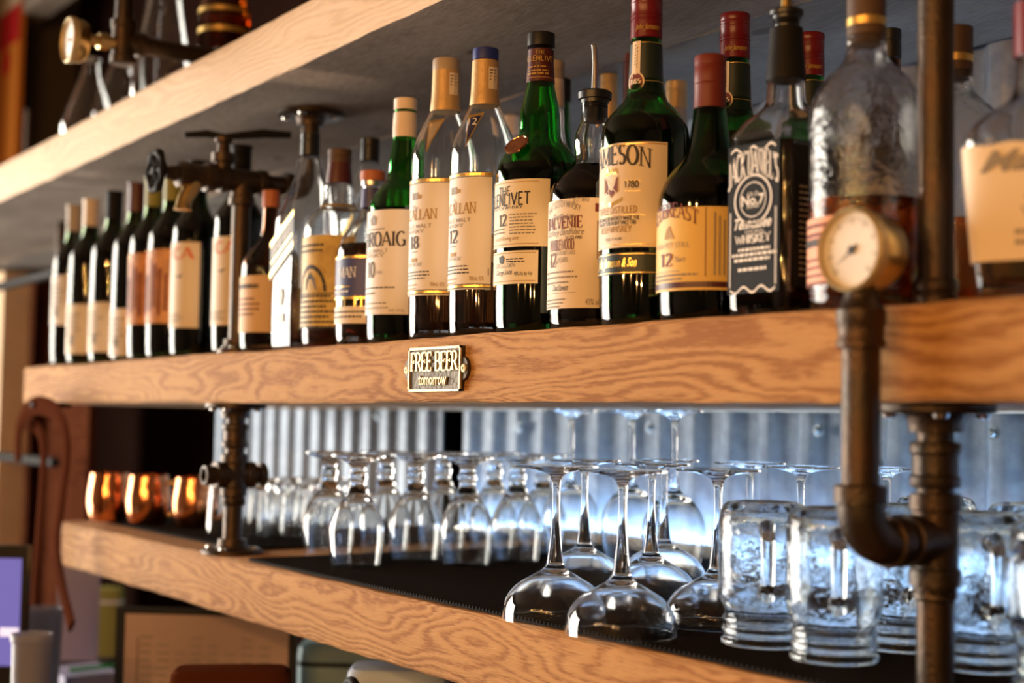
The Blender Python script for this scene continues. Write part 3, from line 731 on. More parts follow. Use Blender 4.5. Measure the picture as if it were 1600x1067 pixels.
# ---- row of dark wine bottles at the left
wine = [(112, 'lab_white', 430, 508, 'cap_taupe', 'dark wine bottle with pinkish label, leftmost in the shelf row'),
        (138, 'lab_cream', 475, 553, 'cap_white', 'dark wine bottle with peach capsule and cream label near the left end'),
        (174, 'lab_cream', 472, 550, 'matte_black', 'dark wine bottle with plain cream label, third from the left end'),
        (209, 'lab_white', 482, 556, 'cap_maroon', 'dark wine bottle with white label and small print, fourth from the left end'),
        (236, 'lab_orange', 395, 507, 'olive', 'green wine bottle with orange label beside the white-labelled row'),
        (266, 'lab_orange', 389, 505, 'olive', 'green wine bottle with orange patterned label, nearer of the orange pair'),
        (305, 'lab_cream', 378, 512, 'matte_black', 'dark wine bottle with tall cream label and red lettering, left of the pair'),
        (372, 'lab_cream', 369, 508, 'matte_black', 'dark wine bottle with tall cream label directly behind the pipe post')]
for i, (cx, lm, y0, y1, cm, lbl) in enumerate(wine):
    s0 = .74+.00094*(cx-37); bs = 570-(cx-37)*.0766; hw = .0375*1000*s0
    h = 300*s0; Y_ = (.838, .838, .838, .838, .838, .838, .838, .856)[i]
    k = lambda f: bs-h*f
    b = bottle(lbl, cx, Y_, [(bs, hw-5), (bs-4, hw), (k(.60), hw), (k(.66), hw*.93), (k(.72), hw*.62), (k(.76), hw*.45), (k(.82), hw*.38), (k(.985), hw*.36)], 'wine_glass_green', level=k(.7), liquid='dark_liquid', name='wine_bottle', group='wine bottles at the left of the middle shelf')
    cap(b, [(k(.83), hw*.40), (k(.98), hw*.40), (k(.985), hw*.44), (k(.998), hw*.44), (k(1.0), hw*.3)], cm, 'capsule')
    o = lab(b, y0, y1, -78, 78, lm)
    pr = Print(['ink_redtext', 'ink', 'ink_grey', 'ink_red'])
    if i >= 6:
        pr.text('CA', .002, .040, b.VL(y0+26), .017, 'ink_redtext', 'serif', bold=1.3)
        pr.poly([(.004, b.VL(y0+52)), (.018, b.VL(y0+56)), (.026, b.VL(y0+50)), (.016, b.VL(y0+53))], 'ink'); pr.lines(-.02, .03, b.VL(y1-20), 3, .005, .002, 'ink_grey', i)
    elif i in (4, 5):
        for q in range(8): pr.rect(-.035+.010*q, b.VL(y1-12-7*(q % 3)), -.030+.010*q, b.VL(y0+14+8*(q % 4)), 'ink_red')
    else: pr.lines(-.03, .036, b.VL(y0+18), 5, .009, .003, 'ink_grey', i); pr.poly([(.012, b.VL(y1-30)), (.022, b.VL(y1-26)), (.02, b.VL(y1-12)), (.01, b.VL(y1-14))], 'ink_grey')
    pr.build('lettering', o, wrapb(b))
# ---- small amber bottle behind the pipe
b = bottle('small amber bottle with kraft label and orange stopper beside the pipe post', 421, .836, [(546, 39), (541, 44), (425, 44), (410, 42), (395, 34), (382, 22), (370, 13.5), (318, 12)], 'brown_glass', 420, 'dark_amber_liquid')
cap(b, cup_(325, 298, 14), 'cap_orange'); o = lab(b, 430, 519, -85, 85, 'lab_kraft')
pr = Print(['ink', 'ink_red']); pr.lines(-.03, .034, b.VL(450), 1, .007, .006, 'ink', 4); pr.lines(-.03, .034, b.VL(468), 4, .007, .0025, 'ink_red', 5); pr.build('lettering', o, wrapb(b))
# ---- tall square bottle with slanted label
def square_walker(lbl, cx, Y, dy, s_, full=True):
    q = lambda y: y+dy
    b = bottle(lbl, cx, Y, [(q(541), 40*s_, 9), (q(536), 43.5*s_, 9), (q(352), 42*s_, 9), (q(338), 40*s_, 7), (q(318), 33*s_, 4), (q(298), 28*s_, 3), (q(275), 22*s_, 2), (q(255), 18.5*s_, 2), (q(244), 14.5*s_, 2), (q(225), 13.5*s_, 2)], 'clear', q(455), 'dark_amber_liquid', seg=64)
    cap(b, cup_(q(246), q(209), 15*s_, (q(222),)), 'black_plastic')
    a = b.r*1.002; hw = 40*s_/b.s; v = b.V
    fl = lambda u, vv: (u, -a-.0010, vv)
    def slant(y): return lambda u: v(q(y))+.55*(u+hw)
    V, F = [], []
    for k in range(9):
        u = -hw+2*hw*k/8; V += [(u, -a-.0006, slant(440)(u)), (u, -a-.0006, slant(383)(u))]
    for k in range(8): F.append((2*k, 2*k+2, 2*k+3, 2*k+1))
    o = mk('slanted_label', V, F, 'lab_dark_grey', b.root, smooth=False)
    pr = Print(['gold_foil', 'ink_white'])
    for y in (383, 431):
        pr.poly([(-hw, slant(y)(-hw)-.004), (hw, slant(y)(hw)-.004), (hw, slant(y)(hw)+.003), (-hw, slant(y)(-hw)+.003)], 'gold_foil')
    pr.poly([(-hw*.9, slant(416)(-hw*.9)), (hw*.9, slant(416)(hw*.9)), (hw*.9, slant(416)(hw*.9)+.0025), (-hw*.9, slant(416)(-hw*.9)+.0025)], 'gold_foil')
    Q, wd = glyph_polys('JOHNNIE WALKER')
    for p_ in Q: pr.poly([(-hw*.85+1.7*hw*x/wd, slant(408)(-hw*.85+1.7*hw*x/wd)+.012*y) for x, y in p_], 'ink_white')
    pr.poly([(-.006, v(q(480))), (.006, v(q(480))), (.008, v(q(462))), (.003, v(q(450))), (-.004, v(q(452))), (-.007, v(q(466)))], 'ink_white')
    pr.rect(-.012, v(q(506)), .012, v(q(492)), 'ink_white'); pr.build('lettering', o, fl)
    return b
square_walker('tall square clear bottle with slanted black and gold label and black cap', 480, .842, 0, 1.0)
square_walker('tall square bottle with black cap standing behind the gold-labelled bottle', 574, .952, 8, 1.0)
# ---- stout bottle with golden label
b = bottle('stout clear bottle with ornate golden label and dark wood stopper', 527, .842, [(540, 48), (535, 54), (372, 54), (356, 53), (343, 48), (333, 38), (325, 28), (318, 24.5), (294, 24), (287, 20), (262, 18)], 'clear', 520, 'red_liquid')
cap(b, [(288, 21), (284, 21), (262, 18.5), (254, 18)], 'cap_maroon', 'capsule'); cap(b, cup_(256, 234, 18.5, (246,)), 'cork_dark')
neck_lab(b, 322, 327, 26, 'gold_foil', 'gold_ring', h1=30)
o = lab(b, 367, 511, -88, 88, 'lab_gold'); pr = Print(['ink', 'ink_red', 'ink_gold'])
pr.lines(-.04, .05, b.VL(384), 2, .007, .003, 'ink', 2)
for k in range(11): a = math.pi*k/10; pr.poly([(.012+.024*math.cos(a), b.VL(455)+.034*math.sin(a)), (.012+.020*math.cos(a), b.VL(455)+.029*math.sin(a)), (.012+.020*math.cos(a+.3), b.VL(455)+.029*math.sin(a+.3)), (.012+.024*math.cos(a+.3), b.VL(455)+.034*math.sin(a+.3))], 'ink')
pr.poly([(.002, b.VL(452)), (.022, b.VL(452)), (.018, b.VL(434)), (.010, b.VL(424)), (.004, b.VL(436))], 'ink')
pr.lines(-.03, .05, b.VL(464), 7, .0065, .0028, 'ink', 9); pr.rect(-.05, b.VL(459), .055, b.VL(457.5), 'ink'); pr.build('lettering', o, wrapb(b))
# ---- short bottle with navy label
b = bottle('short round bottle with navy blue label and orange-topped stopper', 580, .840, [(538, 48), (533, 54), (402, 54), (388, 52), (372, 46), (358, 36), (346, 26), (335, 19), (320, 16.5), (292, 16)], 'clear', 385, 'dark_amber_liquid')
cap(b, cup_(292, 283, 18), 'cap_silver', 'collar'); cap(b, cup_(283.5, 268, 19.5), 'cap_orange')
neck_lab(b, 296, 326, 17, 'lab_blue', h1=18)
o = lab(b, 400, 466, -85, 85, 'lab_blue'); o2 = lab(b, 478, 505, -85, 85, 'lab_cream', 'lower_label')
pr = Print(['gold_foil', 'ink_white'])
pr.rect(-.06, b.VL(402.5), .062, b.VL(399), 'gold_foil'); pr.rect(-.06, b.VL(467), .062, b.VL(463), 'gold_foil')
pr.text('MAN', b.U(533), b.U(558), b.VL(433), .0125, 'ink_white'); pr.rect(-.02, b.VL(448), b.U(549), b.VL(446), 'gold_foil'); pr.lines(-.02, b.U(549), b.VL(456), 1, .004, .002, 'ink_white'); pr.build('lettering', o, wrapb(b))
pr = Print(['gold_foil', 'ink'])
for px in (530, 541, 556, 566): pr.rect(b.U(px), b.VL(479), b.U(px)+.002, b.VL(467), 'gold_foil')
pr.lines(-.03, .05, b.VL(488), 2, .006, .002, 'ink', 4); pr.build('lettering', o2, wrapb(b))
# ---- green bottle with white cap
b = bottle('green bottle with white cap and tall white label', 629, .838, [(531, 50), (526, 55), (335, 55), (322, 53), (308, 47), (296, 38), (286, 29), (275, 25.5), (255, 24.5), (235, 21), (218, 18.5), (170, 17)], 'green_glass', 330, 'dark_amber_liquid')
cap(b, cup_(173, 155, 18), 'cap_white'); cap(b, [(216, 19), (200, 19.4), (196, 18.6), (193, 19), (178, 18), (177, 17)], 'cap_white', 'capsule')
o = lab(b, 327, 491, -72, 78, 'lab_white'); pr = Print(['ink', 'ink_grey'])
pr.text('LAPHROAIG', -b.U(634), b.U(634), b.VL(384), .0165, 'ink', bold=1.15); pr.lines(-.03, b.U(605), b.VL(358), 2, .004, .0014, 'ink_grey', 3)
pr.text('SINGLE MALT', -b.U(608), b.U(608), b.VL(394), .0042, 'ink_grey', 'caps'); pr.text('WHISKY', -b.U(602), b.U(602), b.VL(401), .0042, 'ink_grey', 'caps')
pr.text('10', b.U(577.5), b.U(588), b.VL(432), .0175, 'ink'); pr.text('YEARS', b.U(590), b.U(600), b.VL(427), .003, 'ink_grey', 'caps')
pr.poly([(b.U(581), b.VL(350)), (b.U(588), b.VL(350)), (b.U(589), b.VL(338)), (b.U(584), b.VL(334)), (b.U(580), b.VL(340))], 'ink_grey')
pr.lines(-.03, b.U(632), b.VL(450), 1, .004, .0016, 'ink', 5); pr.lines(-.03, b.U(596), b.VL(459), 1, .004, .0025, 'ink_grey', 6); pr.lines(-.03, b.U(612), b.VL(474), 2, .0055, .0013, 'ink_grey', 7)
pr.text('43% VOL', b.U(610), b.U(634), b.VL(487), .0032, 'ink_grey', 'font'); pr.build('lettering', o, wrapb(b))
# ---- the two tall clear bottles with gold capsules
def macallan(lbl, cx, dx, dy, age, cappts, capm, triangle):
    q = lambda y: y+dy
    b = bottle(lbl, cx, .832, [(q(522), 47), (q(517), 52), (q(262), 52), (q(240), 52), (q(227), 50), (q(210), 44), (q(195), 37), (q(180), 30), (q(168), 24.5), (q(160), 21), (q(100), 19.5)], 'clear', q(415), 'dark_amber_liquid')
    cap(b, [(q(167), 23.8), (q(164), 24), (q(150), 22.6), (q(140), 22), (q(110), 21.4), (q(97), 21), (q(96), 19.5)], 'cap_gold', 'capsule'); cap(b, cappts, capm)
    o = lab(b, q(268), q(452), -74, 72, 'lab_white')
    pr = Print(['ink', 'ink_grey', 'gold_foil', 'ink_gold']); R = b.U
    lo, hi = -math.radians(74)*b.r, math.radians(72)*b.r
    for y, hgt, m in ((268, 1.2, 'ink'), (270, 4, 'gold_foil'), (275, 1., 'ink'), (449, 1.2, 'ink'), (445, 3.6, 'gold_foil'), (443.5, 1., 'ink')):
        pr.rect(lo, b.VL(q(y)+hgt), hi, b.VL(q(y)), m)
    pr.text('MACALLAN', -R(744+dx), R(744+dx), b.VL(q(333)), .0115, 'ink_gold', bold=1.1); pr.text('The', -R(712+dx), R(714+dx), b.VL(q(318)), .006, 'ink_grey', 'script')
    pr.poly([(R(706+dx), b.VL(q(301))), (R(714+dx), b.VL(q(301))), (R(714+dx), b.VL(q(290))), (R(706+dx), b.VL(q(290)))], 'ink_grey'); pr.rect(R(714+dx), b.VL(q(300)), R(719+dx), b.VL(q(294)), 'ink_gold')
    pr.text('SINGLE MALT', -R(736+dx), R(736+dx), b.VL(q(346)), .0040, 'ink_grey', 'caps'); pr.text('WHISKY', -R(724+dx), R(724+dx), b.VL(q(354)), .0040, 'ink_grey', 'caps')
    pr.text(age, R(704.5+dx), R(716.5+dx), b.VL(q(378)), .0135, 'ink', bold=1.1); pr.rect(R(706+dx), b.VL(q(384)), R(714+dx), b.VL(q(382.5)), 'ink_grey')
    pr.rect(R(706+dx), b.VL(q(399)), R(714+dx), b.VL(q(393)), 'ink_gold'); pr.text('SHERRY OAK CASK', -R(722+dx), R(722+dx), b.VL(q(406)), .0040, 'ink_grey', 'caps')
    pr.lines(-.03, R(737+dx), b.VL(q(416)), 3, .0036, .0013, 'ink', 8); pr.lines(-.03, R(720+dx), b.VL(q(436)), 2, .004, .0012, 'ink_gold', 9)
    pr.text('700mL 43%', R(735+dx), R(757+dx), b.VL(q(438)), .0044, 'ink_gold', 'font'); pr.rect(R(763+dx), b.VL(q(430)), R(764.5+dx), b.VL(q(419)), 'ink_grey'); pr.build('lettering', o, wrapb(b))
    # tax strip on the capsule
    r_ = 21.9/b.s; z0, z1 = b.V(q(132)), b.V(q(109)); pr = Print(['lab_cream', 'ink'])
    c = b.th+.55; pr.rect(c*r_-.005, z0-.008, c*r_+.006, z1, 'lab_cream')
    pr.lines(c*r_-.0035, c*r_+.0045, z1-.004, 4, .0034, .0012, 'ink', 3)
    pr.build('tax_strip', b.root, cyl_wrap(r_, 0, .0008))
    # embossed shoulder shield
    if triangle:
        a = b.th-.42; zc_ = b.V(q(206)); Vs = []
        for u, w_ in ((-.010, .014), (.011, .017), (-.004, -.024)):
            rr = interp(b.P, zc_+w_)[0]+.0012; Vs.append((rr*math.sin(a+u/.026), -rr*math.cos(a+u/.026), zc_+w_))
        g = mk('shoulder_badge', Vs, [(2, 1, 0)], 'gold_foil', b.root, smooth=False)
        c = [sum(v[i] for v in Vs)/3 for i in range(3)]; V2 = [tuple(c[i]+(v[i]-c[i])*.74+(.0006*math.sin(a) if i == 0 else -.0006*math.cos(a) if i == 1 else 0) for i in range(3)) for v in Vs]
        mk('badge_field', V2, [(2, 1, 0)], triangle, g, smooth=False)
        if age == '12':
            Q, wd = font_polys('12'); nrm = Vector((math.sin(a), -math.cos(a), .35)).normalized(); tx = Vector((math.cos(a), math.sin(a), 0)); ty = nrm.cross(tx)
            cc = Vector(c)+Vector((math.sin(a), -math.cos(a), 0))*.0016+ty*.004; V3, F3 = [], []
            for p_ in Q:
                n = len(V3); V3 += [tuple(cc+tx*(-.005+.010*x/wd)+ty*(-.004+.0085*y)) for x, y in p_]; F3.append(tuple(range(n, n+len(p_))))
            mk('badge_number', V3, F3, 'ink_white', g, smooth=False)
    return b
macallan('tall clear bottle with gold capsule and taupe cap, label numbered 18', 692, -61, 9, '18', [(113, 21), (111, 21.4), (97, 21.4), (94, 20.5), (93, 18)], 'cap_taupe', 'lab_cream')
macallan('tall clear bottle with gold capsule and blue cap, label numbered 12', 754, 0, 0, '12', [(97, 18), (95, 20.5), (82, 20.5), (78, 20), (77, 17)], 'cap_blue', 'lab_blue')
# ---- green bottle with dark capsule
b = bottle('tall green bottle with black cap, round medallion and two ivory labels', 841, .846, [(517, 62), (511, 68), (280, 68), (262, 65), (248, 59), (236, 50), (226, 40), (216, 33), (195, 32.5), (175, 31.5), (150, 25.5), (130, 21), (80, 19.5)], 'green_glass', 262, 'dark_amber_liquid')
cap(b, [(75, 20), (74, 22), (58, 22), (54, 21.5), (52.5, 18)], 'black_plastic')
n_ = cap(b, [(131, 22.8), (128, 22.6), (100, 20.5), (80, 20.6), (79, 19)], 'cap_maroon', 'capsule')
pr = Print(['ink_gold']); r_ = 21.3/b.s; U2 = lambda px: r_*(b.th+math.asin(max(-.95, min(.95, (px-842)/21.5))))
pr.text('THE', U2(834), U2(848), b.V(89.5), .0036, 'ink_gold', 'caps', bold=1.5); pr.text('GLENLIVET', U2(822.5), U2(862), b.V(100), .0052, 'ink_gold', 'caps', bold=1.5)
pr.lines(U2(824), U2(858), b.V(110), 2, .004, .0014, 'ink_gold', 2); pr.rect(U2(822), b.V(126), U2(862), b.V(125), 'ink_gold'); pr.lines(U2(823), U2(858), b.V(121), 1, .004, .002, 'ink_gold', 5); pr.build('lettering', n_, cyl_wrap(r_, 0, .0012))
z0 = b.V(236); a = b.th-.66; rr = interp(b.P, z0)[0]+.004
Vm, Fm = lathe([(0, 0), (.0135, 0), (.0135, .002), (.0120, .0026), (.0115, .002), (0, .002)], 32)
nrm = Vector((math.sin(a)*.75, -math.cos(a)*.75, .66)).normalized(); q_ = nrm.to_track_quat('Z', 'Y')
mk('medallion', [tuple(q_ @ Vector(v)+Vector((rr*math.sin(a), -rr*math.cos(a), z0))) for v in Vm], Fm, 'copper', b.root)
o = lab(b, 279, 385, -78, math.degrees(b.U(858)/b.r), 'lab_ivory'); R = b.U
pr = Print(['ink', 'ink_gold', 'ink_grey'])
pr.text('THE', R(781), R(798), b.VL(303), .0085, 'ink', 'caps', bold=1.2); pr.text('GLENLIVET', (.008-R(829)), R(829), b.VL(319), .0125, 'ink', 'caps', bold=1.25); pr.text('SCOTCH WHISKY', (.008-R(817)), R(817), b.VL(325), .0030, 'ink', 'caps')
pr.text('12', R(782), R(793), b.VL(351), .0115, 'ink', bold=1.1); pr.lines(R(798), R(841), b.VL(335), 7, .0032, .0012, 'ink_grey', 4); pr.lines(-.03, R(792), b.VL(357), 2, .0035, .0016, 'ink_grey', 3)
for y in (283, 380): pr.rect(-.05, b.VL(y+.9), R(842), b.VL(y), 'ink_gold')
pr.text('smooth flowing one', (.008-R(812)), R(812), b.VL(374), .0042, 'ink_gold', 'script'); pr.build('lettering', o, wrapb(b))
o = lab(b, 391, 443, -78, math.degrees(b.U(842)/b.r), 'lab_ivory', 'lower_label'); pr = Print(['ink', 'ink_gold', 'ink_grey'])
pr.text('GEORGE & J.G. SMITH', (.008-R(807)), R(807), b.VL(417), .0042, 'ink_grey', 'caps'); pr.text('George Smith', (.008-R(803)), R(803), b.VL(428), .0052, 'ink', 'script'); pr.text('40% Alc by Vol', R(806), R(833), b.VL(430), .0040, 'ink', 'font')
pr.poly([(R(784), b.VL(409)), (R(789), b.VL(411)), (R(791), b.VL(402)), (R(788), b.VL(397)), (R(783), b.VL(400))], 'ink'); pr.lines(R(794), R(822), b.VL(405), 2, .0025, .0012, 'ink', 3)
for y in (394, 438): pr.rect(-.05, b.VL(y+.9), R(838), b.VL(y), 'ink_gold')
pr.build('lettering', o, wrapb(b))
# ---- squat bottle with pourer
def pourer(b, cx, ys, spout, spm='steel'):
    """speed pourer: ys = (flange top, flange bottom, plug bottom), spout = (py top, half width)"""
    f0, f1, pb, hw = ys
    cap(b, [(pb, hw*.60), (f1+14, hw*.70), (f1+13, hw*.76), (f1+10, hw*.70), (f1+9, hw*.76), (f1+6, hw*.72), (f1+5, hw*.80), (f1, hw*.82), (f1-1, hw*.98), (f0+5, hw), (f0+2, hw*.86), (f0, hw*.5)], 'black_plastic', 'pourer')
    z0, z1 = b.V(f0+3), b.V(spout[0]); r0 = spout[1]/b.s
    V, F = tube([(0, 0, z0), (0, 0, z0+(z1-z0)*.6), (-.001, -.0005, z1-.004), (-.002, -.001, z1)], [r0*1.35, r0*1.1, r0, r0*.9], 20); mk('spout', V, F, spm, b.root)
b = bottle('squat dark whiskey bottle with metal pourer and cream label', 927, .845, [(505, 64), (499, 69), (309, 69.5), (296, 66), (282, 58), (266, 43), (255, 32), (244, 29.5), (228, 32), (212, 31), (198, 25), (190, 21.5), (178, 20.5), (160, 21)], 'clear', 262, 'dark_liquid')
pourer(b, 927, (141, 157, 192, 27), (70, 4.3))
o = lab(b, 309, 481, -80, math.degrees(b.U(952)/b.r), 'lab_cream'); R = b.U; pr = Print(['ink', 'ink_grey', 'ink_red', 'ink_gold'])
pr.text('EST 1892', R(897), R(921), b.VL(315), .0032, 'ink_grey', 'caps'); pr.text('MALT SCOTCH WHISKY', (.011-R(908)), R(908), b.VL(331), .0062, 'ink_grey', 'caps', arc=.006); pr.text('Distilled at', R(866), R(898), b.VL(341), .0058, 'ink_grey', 'script')
pr.text('BALVENIE', (.011-R(911)), R(911), b.VL(355), .0110, 'ink_red', bold=1.3); pr.text('Distillery Banffshire', (.011-R(914)), R(914), b.VL(366), .0062, 'ink_grey', 'script'); pr.text('SCOTLAND', R(886), R(911), b.VL(373), .0030, 'ink', 'caps')
pr.text('DOUBLEWOOD.', (.011-R(901)), R(901), b.VL(389), .0098, 'ink_red', bold=1.15); pr.text('AGED IN TWO DISTINCT CASKS', (.011-R(901)), R(901), b.VL(397), .0036, 'ink_grey', 'caps')
pr.text('12', R(863), R(872), b.VL(415), .0130, 'ink_red', bold=.9); pr.text('YEARS', R(874), R(890), b.VL(409), .0046, 'ink_grey', 'caps'); pr.text('AGED', -R(870), R(862), b.VL(411), .004, 'ink_grey', 'caps')
pr.lines(-.03, R(908), b.VL(425), 3, .0050, .0016, 'ink_grey', 12); pr.text('David Stewart', (.011-R(891)), R(891), b.VL(453), .0060, 'ink', 'script'); pr.rect(-.03, b.VL(457), R(902), b.VL(456.4), 'ink_grey')
pr.lines(-.03, R(889), b.VL(468), 3, .0033, .0014, 'ink_grey', 13); pr.text('43% alc', R(917), R(940), b.VL(476), .0056, 'ink_grey', 'font')
pr.rect(R(933), b.VL(405), R(935), b.VL(345), 'ink_grey'); pr.rect(R(930), b.VL(331), R(938), b.VL(318), 'ink_red'); pr.build('lettering', o, wrapb(b))
# ---- green bottles with red caps
def jameson(lbl, cx, Y, dy=0, scale=1., full=True):
    X0 = XatY(1007, .842, BASE+.12); s0 = pxm((X0, .842, BASE+.12)); X = XatY(cx, Y, BASE+.12); s1 = pxm((X, Y, BASE+.12)); k = s1/s0
    z = lambda py: Zat(py, X0, .842)
    def q(py): # same real height at the new place
        w_ = Vector((X, Y, z(py))); return 533.5-FPX*w_.dot(_u)/w_.dot(_d)
    b = bottle(lbl, cx, Y, [(q(500), 64*k), (q(494), 70*k), (q(225), 70*k), (q(205), 68*k), (q(188), 61*k), (q(172), 46*k), (q(160), 35*k), (q(148), 30*k), (q(122), 26.5*k), (q(66), 23.6*k), (q(0), 22*k)], 'green_glass', q(190), 'dark_amber_liquid', group=GB)
    c = cap(b, [(q(63), 24*k), (q(62), 25*k), (q(37), 25*k), (q(36), 24*k), (q(34), 24*k), (q(33), 25.4*k), (q(31), 25.4*k), (q(30), 24.2*k), (q(28), 24.2*k), (q(27), 25.4*k), (q(25), 25.4*k), (q(24), 24.4*k), (q(10), 24.4*k), (q(9), 25*k), (q(7), 25*k), (q(6), 24.2*k), (q(3), 25*k), (q(1), 24.2*k), (q(-2), 25*k), (q(-9), 25*k), (q(-11), 24*k), (q(-12), 21*k)], 'cap_red')
    r_ = 25.2*k/b.s; pr = Print(['ink_gold']); pr.text('John Jameson', (b.th-.75)*r_, (b.th+.85)*r_, b.V(q(52)), .0052, 'ink_gold', 'script', bold=2); pr.build('lettering', c, cyl_wrap(r_, 0, .0006))
    n = neck_lab(b, q(72), q(150), 24.6*k, 'lab_green_black', h1=27.6*k); pr = Print(['gold_foil', 'lab_cream', 'ink', 'ink_red'])
    r2 = 26.6*k/b.s; c0 = b.th-.62
    def nw(u, v):
        rr = 24.6*k/b.s+(27.8-24.6)*k/b.s*(b.V(q(72))-v)/(b.V(q(72))-b.V(q(150)))+.0012; tt = u/r2; return (rr*math.sin(tt), -rr*math.cos(tt), v)
    pr.rect((b.th-.3)*r2, b.V(q(73)), (b.th+1.5)*r2, b.V(q(72)), 'gold_foil'); pr.rect((b.th-.3)*r2, b.V(q(133)), (b.th+1.5)*r2, b.V(q(132)), 'gold_foil')
    pr.rect(c0*r2-.0045, b.V(q(122)), c0*r2+.0045, b.V(q(70)), 'lab_cream')
    for j in range(7): pr.rect(c0*r2-.0012, b.V(q(78+5*j)), c0*r2-.0004, b.V(q(75+5*j)), 'ink'); pr.rect(c0*r2+.0010, b.V(q(82+5*j)), c0*r2+.0018, b.V(q(79+5*j)), 'ink')
    zc_ = b.V(q(133))
    for rad, m in ((.0085, 'lab_cream'), (.0071, 'ink_red')):
        pr.poly([(c0*r2+rad*math.cos(2*math.pi*j/24), zc_+rad*1.1*math.sin(2*math.pi*j/24)) for j in range(24)], m)
    pr.build('neck_print', n, nw)
    pr = Print(['lab_cream']); pr.text('JJ&S', c0*r2-.0052, c0*r2+.0052, zc_-.002, .0042, 'lab_cream', bold=1.5)
    pr.build('seal_lettering', n, lambda u, v: tuple(Vector(nw(u, v))+Vector((math.sin(u/r2), -math.cos(u/r2), 0))*.0005))
    o = lab(b, q(222), q(386), -80, 79, 'lab_cream')
    if not full: return b
    R = b.U; VL = b.VL; pr = Print(['ink', 'ink_gold', 'ink_red', 'gold_foil', 'lab_cream', 'ink_grey'])
    pr.text('JAMESON', -.030, R(1017), VL(264), .0175, 'ink', bold=1.35, arc=.0055)
    pr.poly([(R(946), VL(273)), (R(968), VL(273)), (R(968), VL(298)), (R(957), VL(307)), (R(946), VL(298))], 'ink_gold')
    pr.poly([(R(948), VL(275)), (R(966), VL(275)), (R(966), VL(297)), (R(957), VL(304)), (R(948), VL(297))], 'ink_red')
    pr.build('crest_field', o, wrapb(b, .0006)); pr = Print(['ink', 'ink_gold', 'ink_red', 'gold_foil', 'lab_cream', 'ink_grey'])
    for x0, x1 in ((949, 965), (965, 949)): pr.poly([(R(x0)-.0005, VL(276)), (R(x0)+.0006, VL(276)), (R(x1)+.0006, VL(300)), (R(x1)-.0005, VL(300))], 'lab_cream')
    pr.poly([(R(948), VL(271)), (R(966), VL(271)), (R(964), VL(266)), (R(950), VL(266))], 'gold_foil')
    for x in (951, 957, 963): pr.poly([(R(x)-.0018, VL(266)), (R(x)+.0022, VL(266)), (R(x), VL(258.5))], 'gold_foil')
    pr.poly([(R(942), VL(309)), (R(957), VL(315)), (R(974), VL(307)), (R(972), VL(314)), (R(957), VL(321)), (R(943), VL(316))], 'gold_foil')
    pr.text('1780', R(977), R(998), VL(293), .0060, 'ink', 'caps', bold=1.4); pr.rect(R(978), VL(283), R(1002), VL(282.4), 'gold_foil'); pr.rect(R(978), VL(299), R(1002), VL(298.4), 'gold_foil')
    pr.text('TRIPLE DISTILLED', (.012-R(996)), R(996), VL(332), .0058, 'ink_gold', 'caps', bold=1.3); pr.rect(-.02, VL(336), R(1008), VL(335.4), 'gold_foil')
    pr.text('JOHN JAMESON WHISKEY MADE THE', (.012-R(1000)), R(1000), VL(343), .0034, 'ink', 'caps', bold=1.3); pr.text('BOW BAY DUBLIN BAY SINCE 1780', (.012-R(995)), R(995), VL(350), .0034, 'ink', 'caps', bold=1.3)
    pr.text('IRISH WHISKEY', (.012-R(988)), R(988), VL(362), .0058, 'ink_gold', 'caps', bold=1.3); pr.text('PRODUCT OF IRELAND', (.012-R(974)), R(974), VL(374), .0022, 'ink', 'caps')
    pr.rect(-.055, VL(225.5), R(1038), VL(224), 'gold_foil'); pr.rect(-.055, VL(382), R(1038), VL(381), 'gold_foil'); pr.build('lettering', o, wrapb(b, .0010))
    o = lab(b, 394, 428, -80, 79, 'lab_green_black', 'signature_band'); pr = Print(['gold_foil'])
    pr.rect(-.058, VL(397), R(1040), VL(396), 'gold_foil'); pr.rect(-.058, VL(426), R(1040), VL(425), 'gold_foil'); pr.text('John Jameson & Son', (.012-R(997)), R(997), VL(416), .0078, 'gold_foil', 'script', bold=2.2); pr.build('lettering', o, wrapb(b))
    return b
jameson('big green bottle with red screw cap and cream crest label, front row', 1007, .842)
def behind(k): return k
xJ = XatY(1007, .842, .2)
for i_, (Y_, px, lbl) in enumerate(((.957, 1146, 'green bottle with red screw cap rising behind the yellow-labelled bottle'), (1.066, 1264, 'green bottle with red screw cap half hidden behind the square black-labelled bottle'))):
    jameson(lbl, px, Y_, full=False)
# ---- squat green bottle with yellow label
b = bottle('squat dark green bottle with reddish-brown cap and yellow label', 1108, .847, [(495, 74), (489, 80), (320, 80), (302, 76), (285, 69), (268, 57), (250, 42), (235, 35), (215, 30.5), (172, 25), (110, 23)], 'green_dark', 285, 'dark_amber_liquid')
cap(b, [(172, 25.5), (168, 25.6), (137, 24.6), (134, 25.6), (132, 24.4), (130, 25.2), (108, 24.6), (107, 24), (105, 24), (104, 25), (91, 25), (89, 24), (88, 21)], 'cap_redbrown')
o = lab(b, 323, 453, -80, 78, 'lab_yellow'); R = b.U; VL = b.VL; pr = Print(['ink_red', 'ink', 'ink_gold', 'cap_maroon', 'ink_grey'])
pr.text('REDBREAST', -R(1093), R(1093), VL(353), .0125, 'ink_red', bold=1.0, arc=.009); pr.poly([(R(1042), VL(371)), (R(1056), VL(371)), (R(1049), VL(350)), (R(1045), VL(356))], 'ink_gold')
pr.text('IRISH POT STILL', -R(1080), R(1080), VL(385), .0042, 'ink_grey', 'caps'); pr.text('12', R(1037), R(1054), VL(414), .0110, 'ink_red', bold=1.2); pr.text('Years', R(1058), R(1074), VL(408), .005, 'ink_grey', 'script')
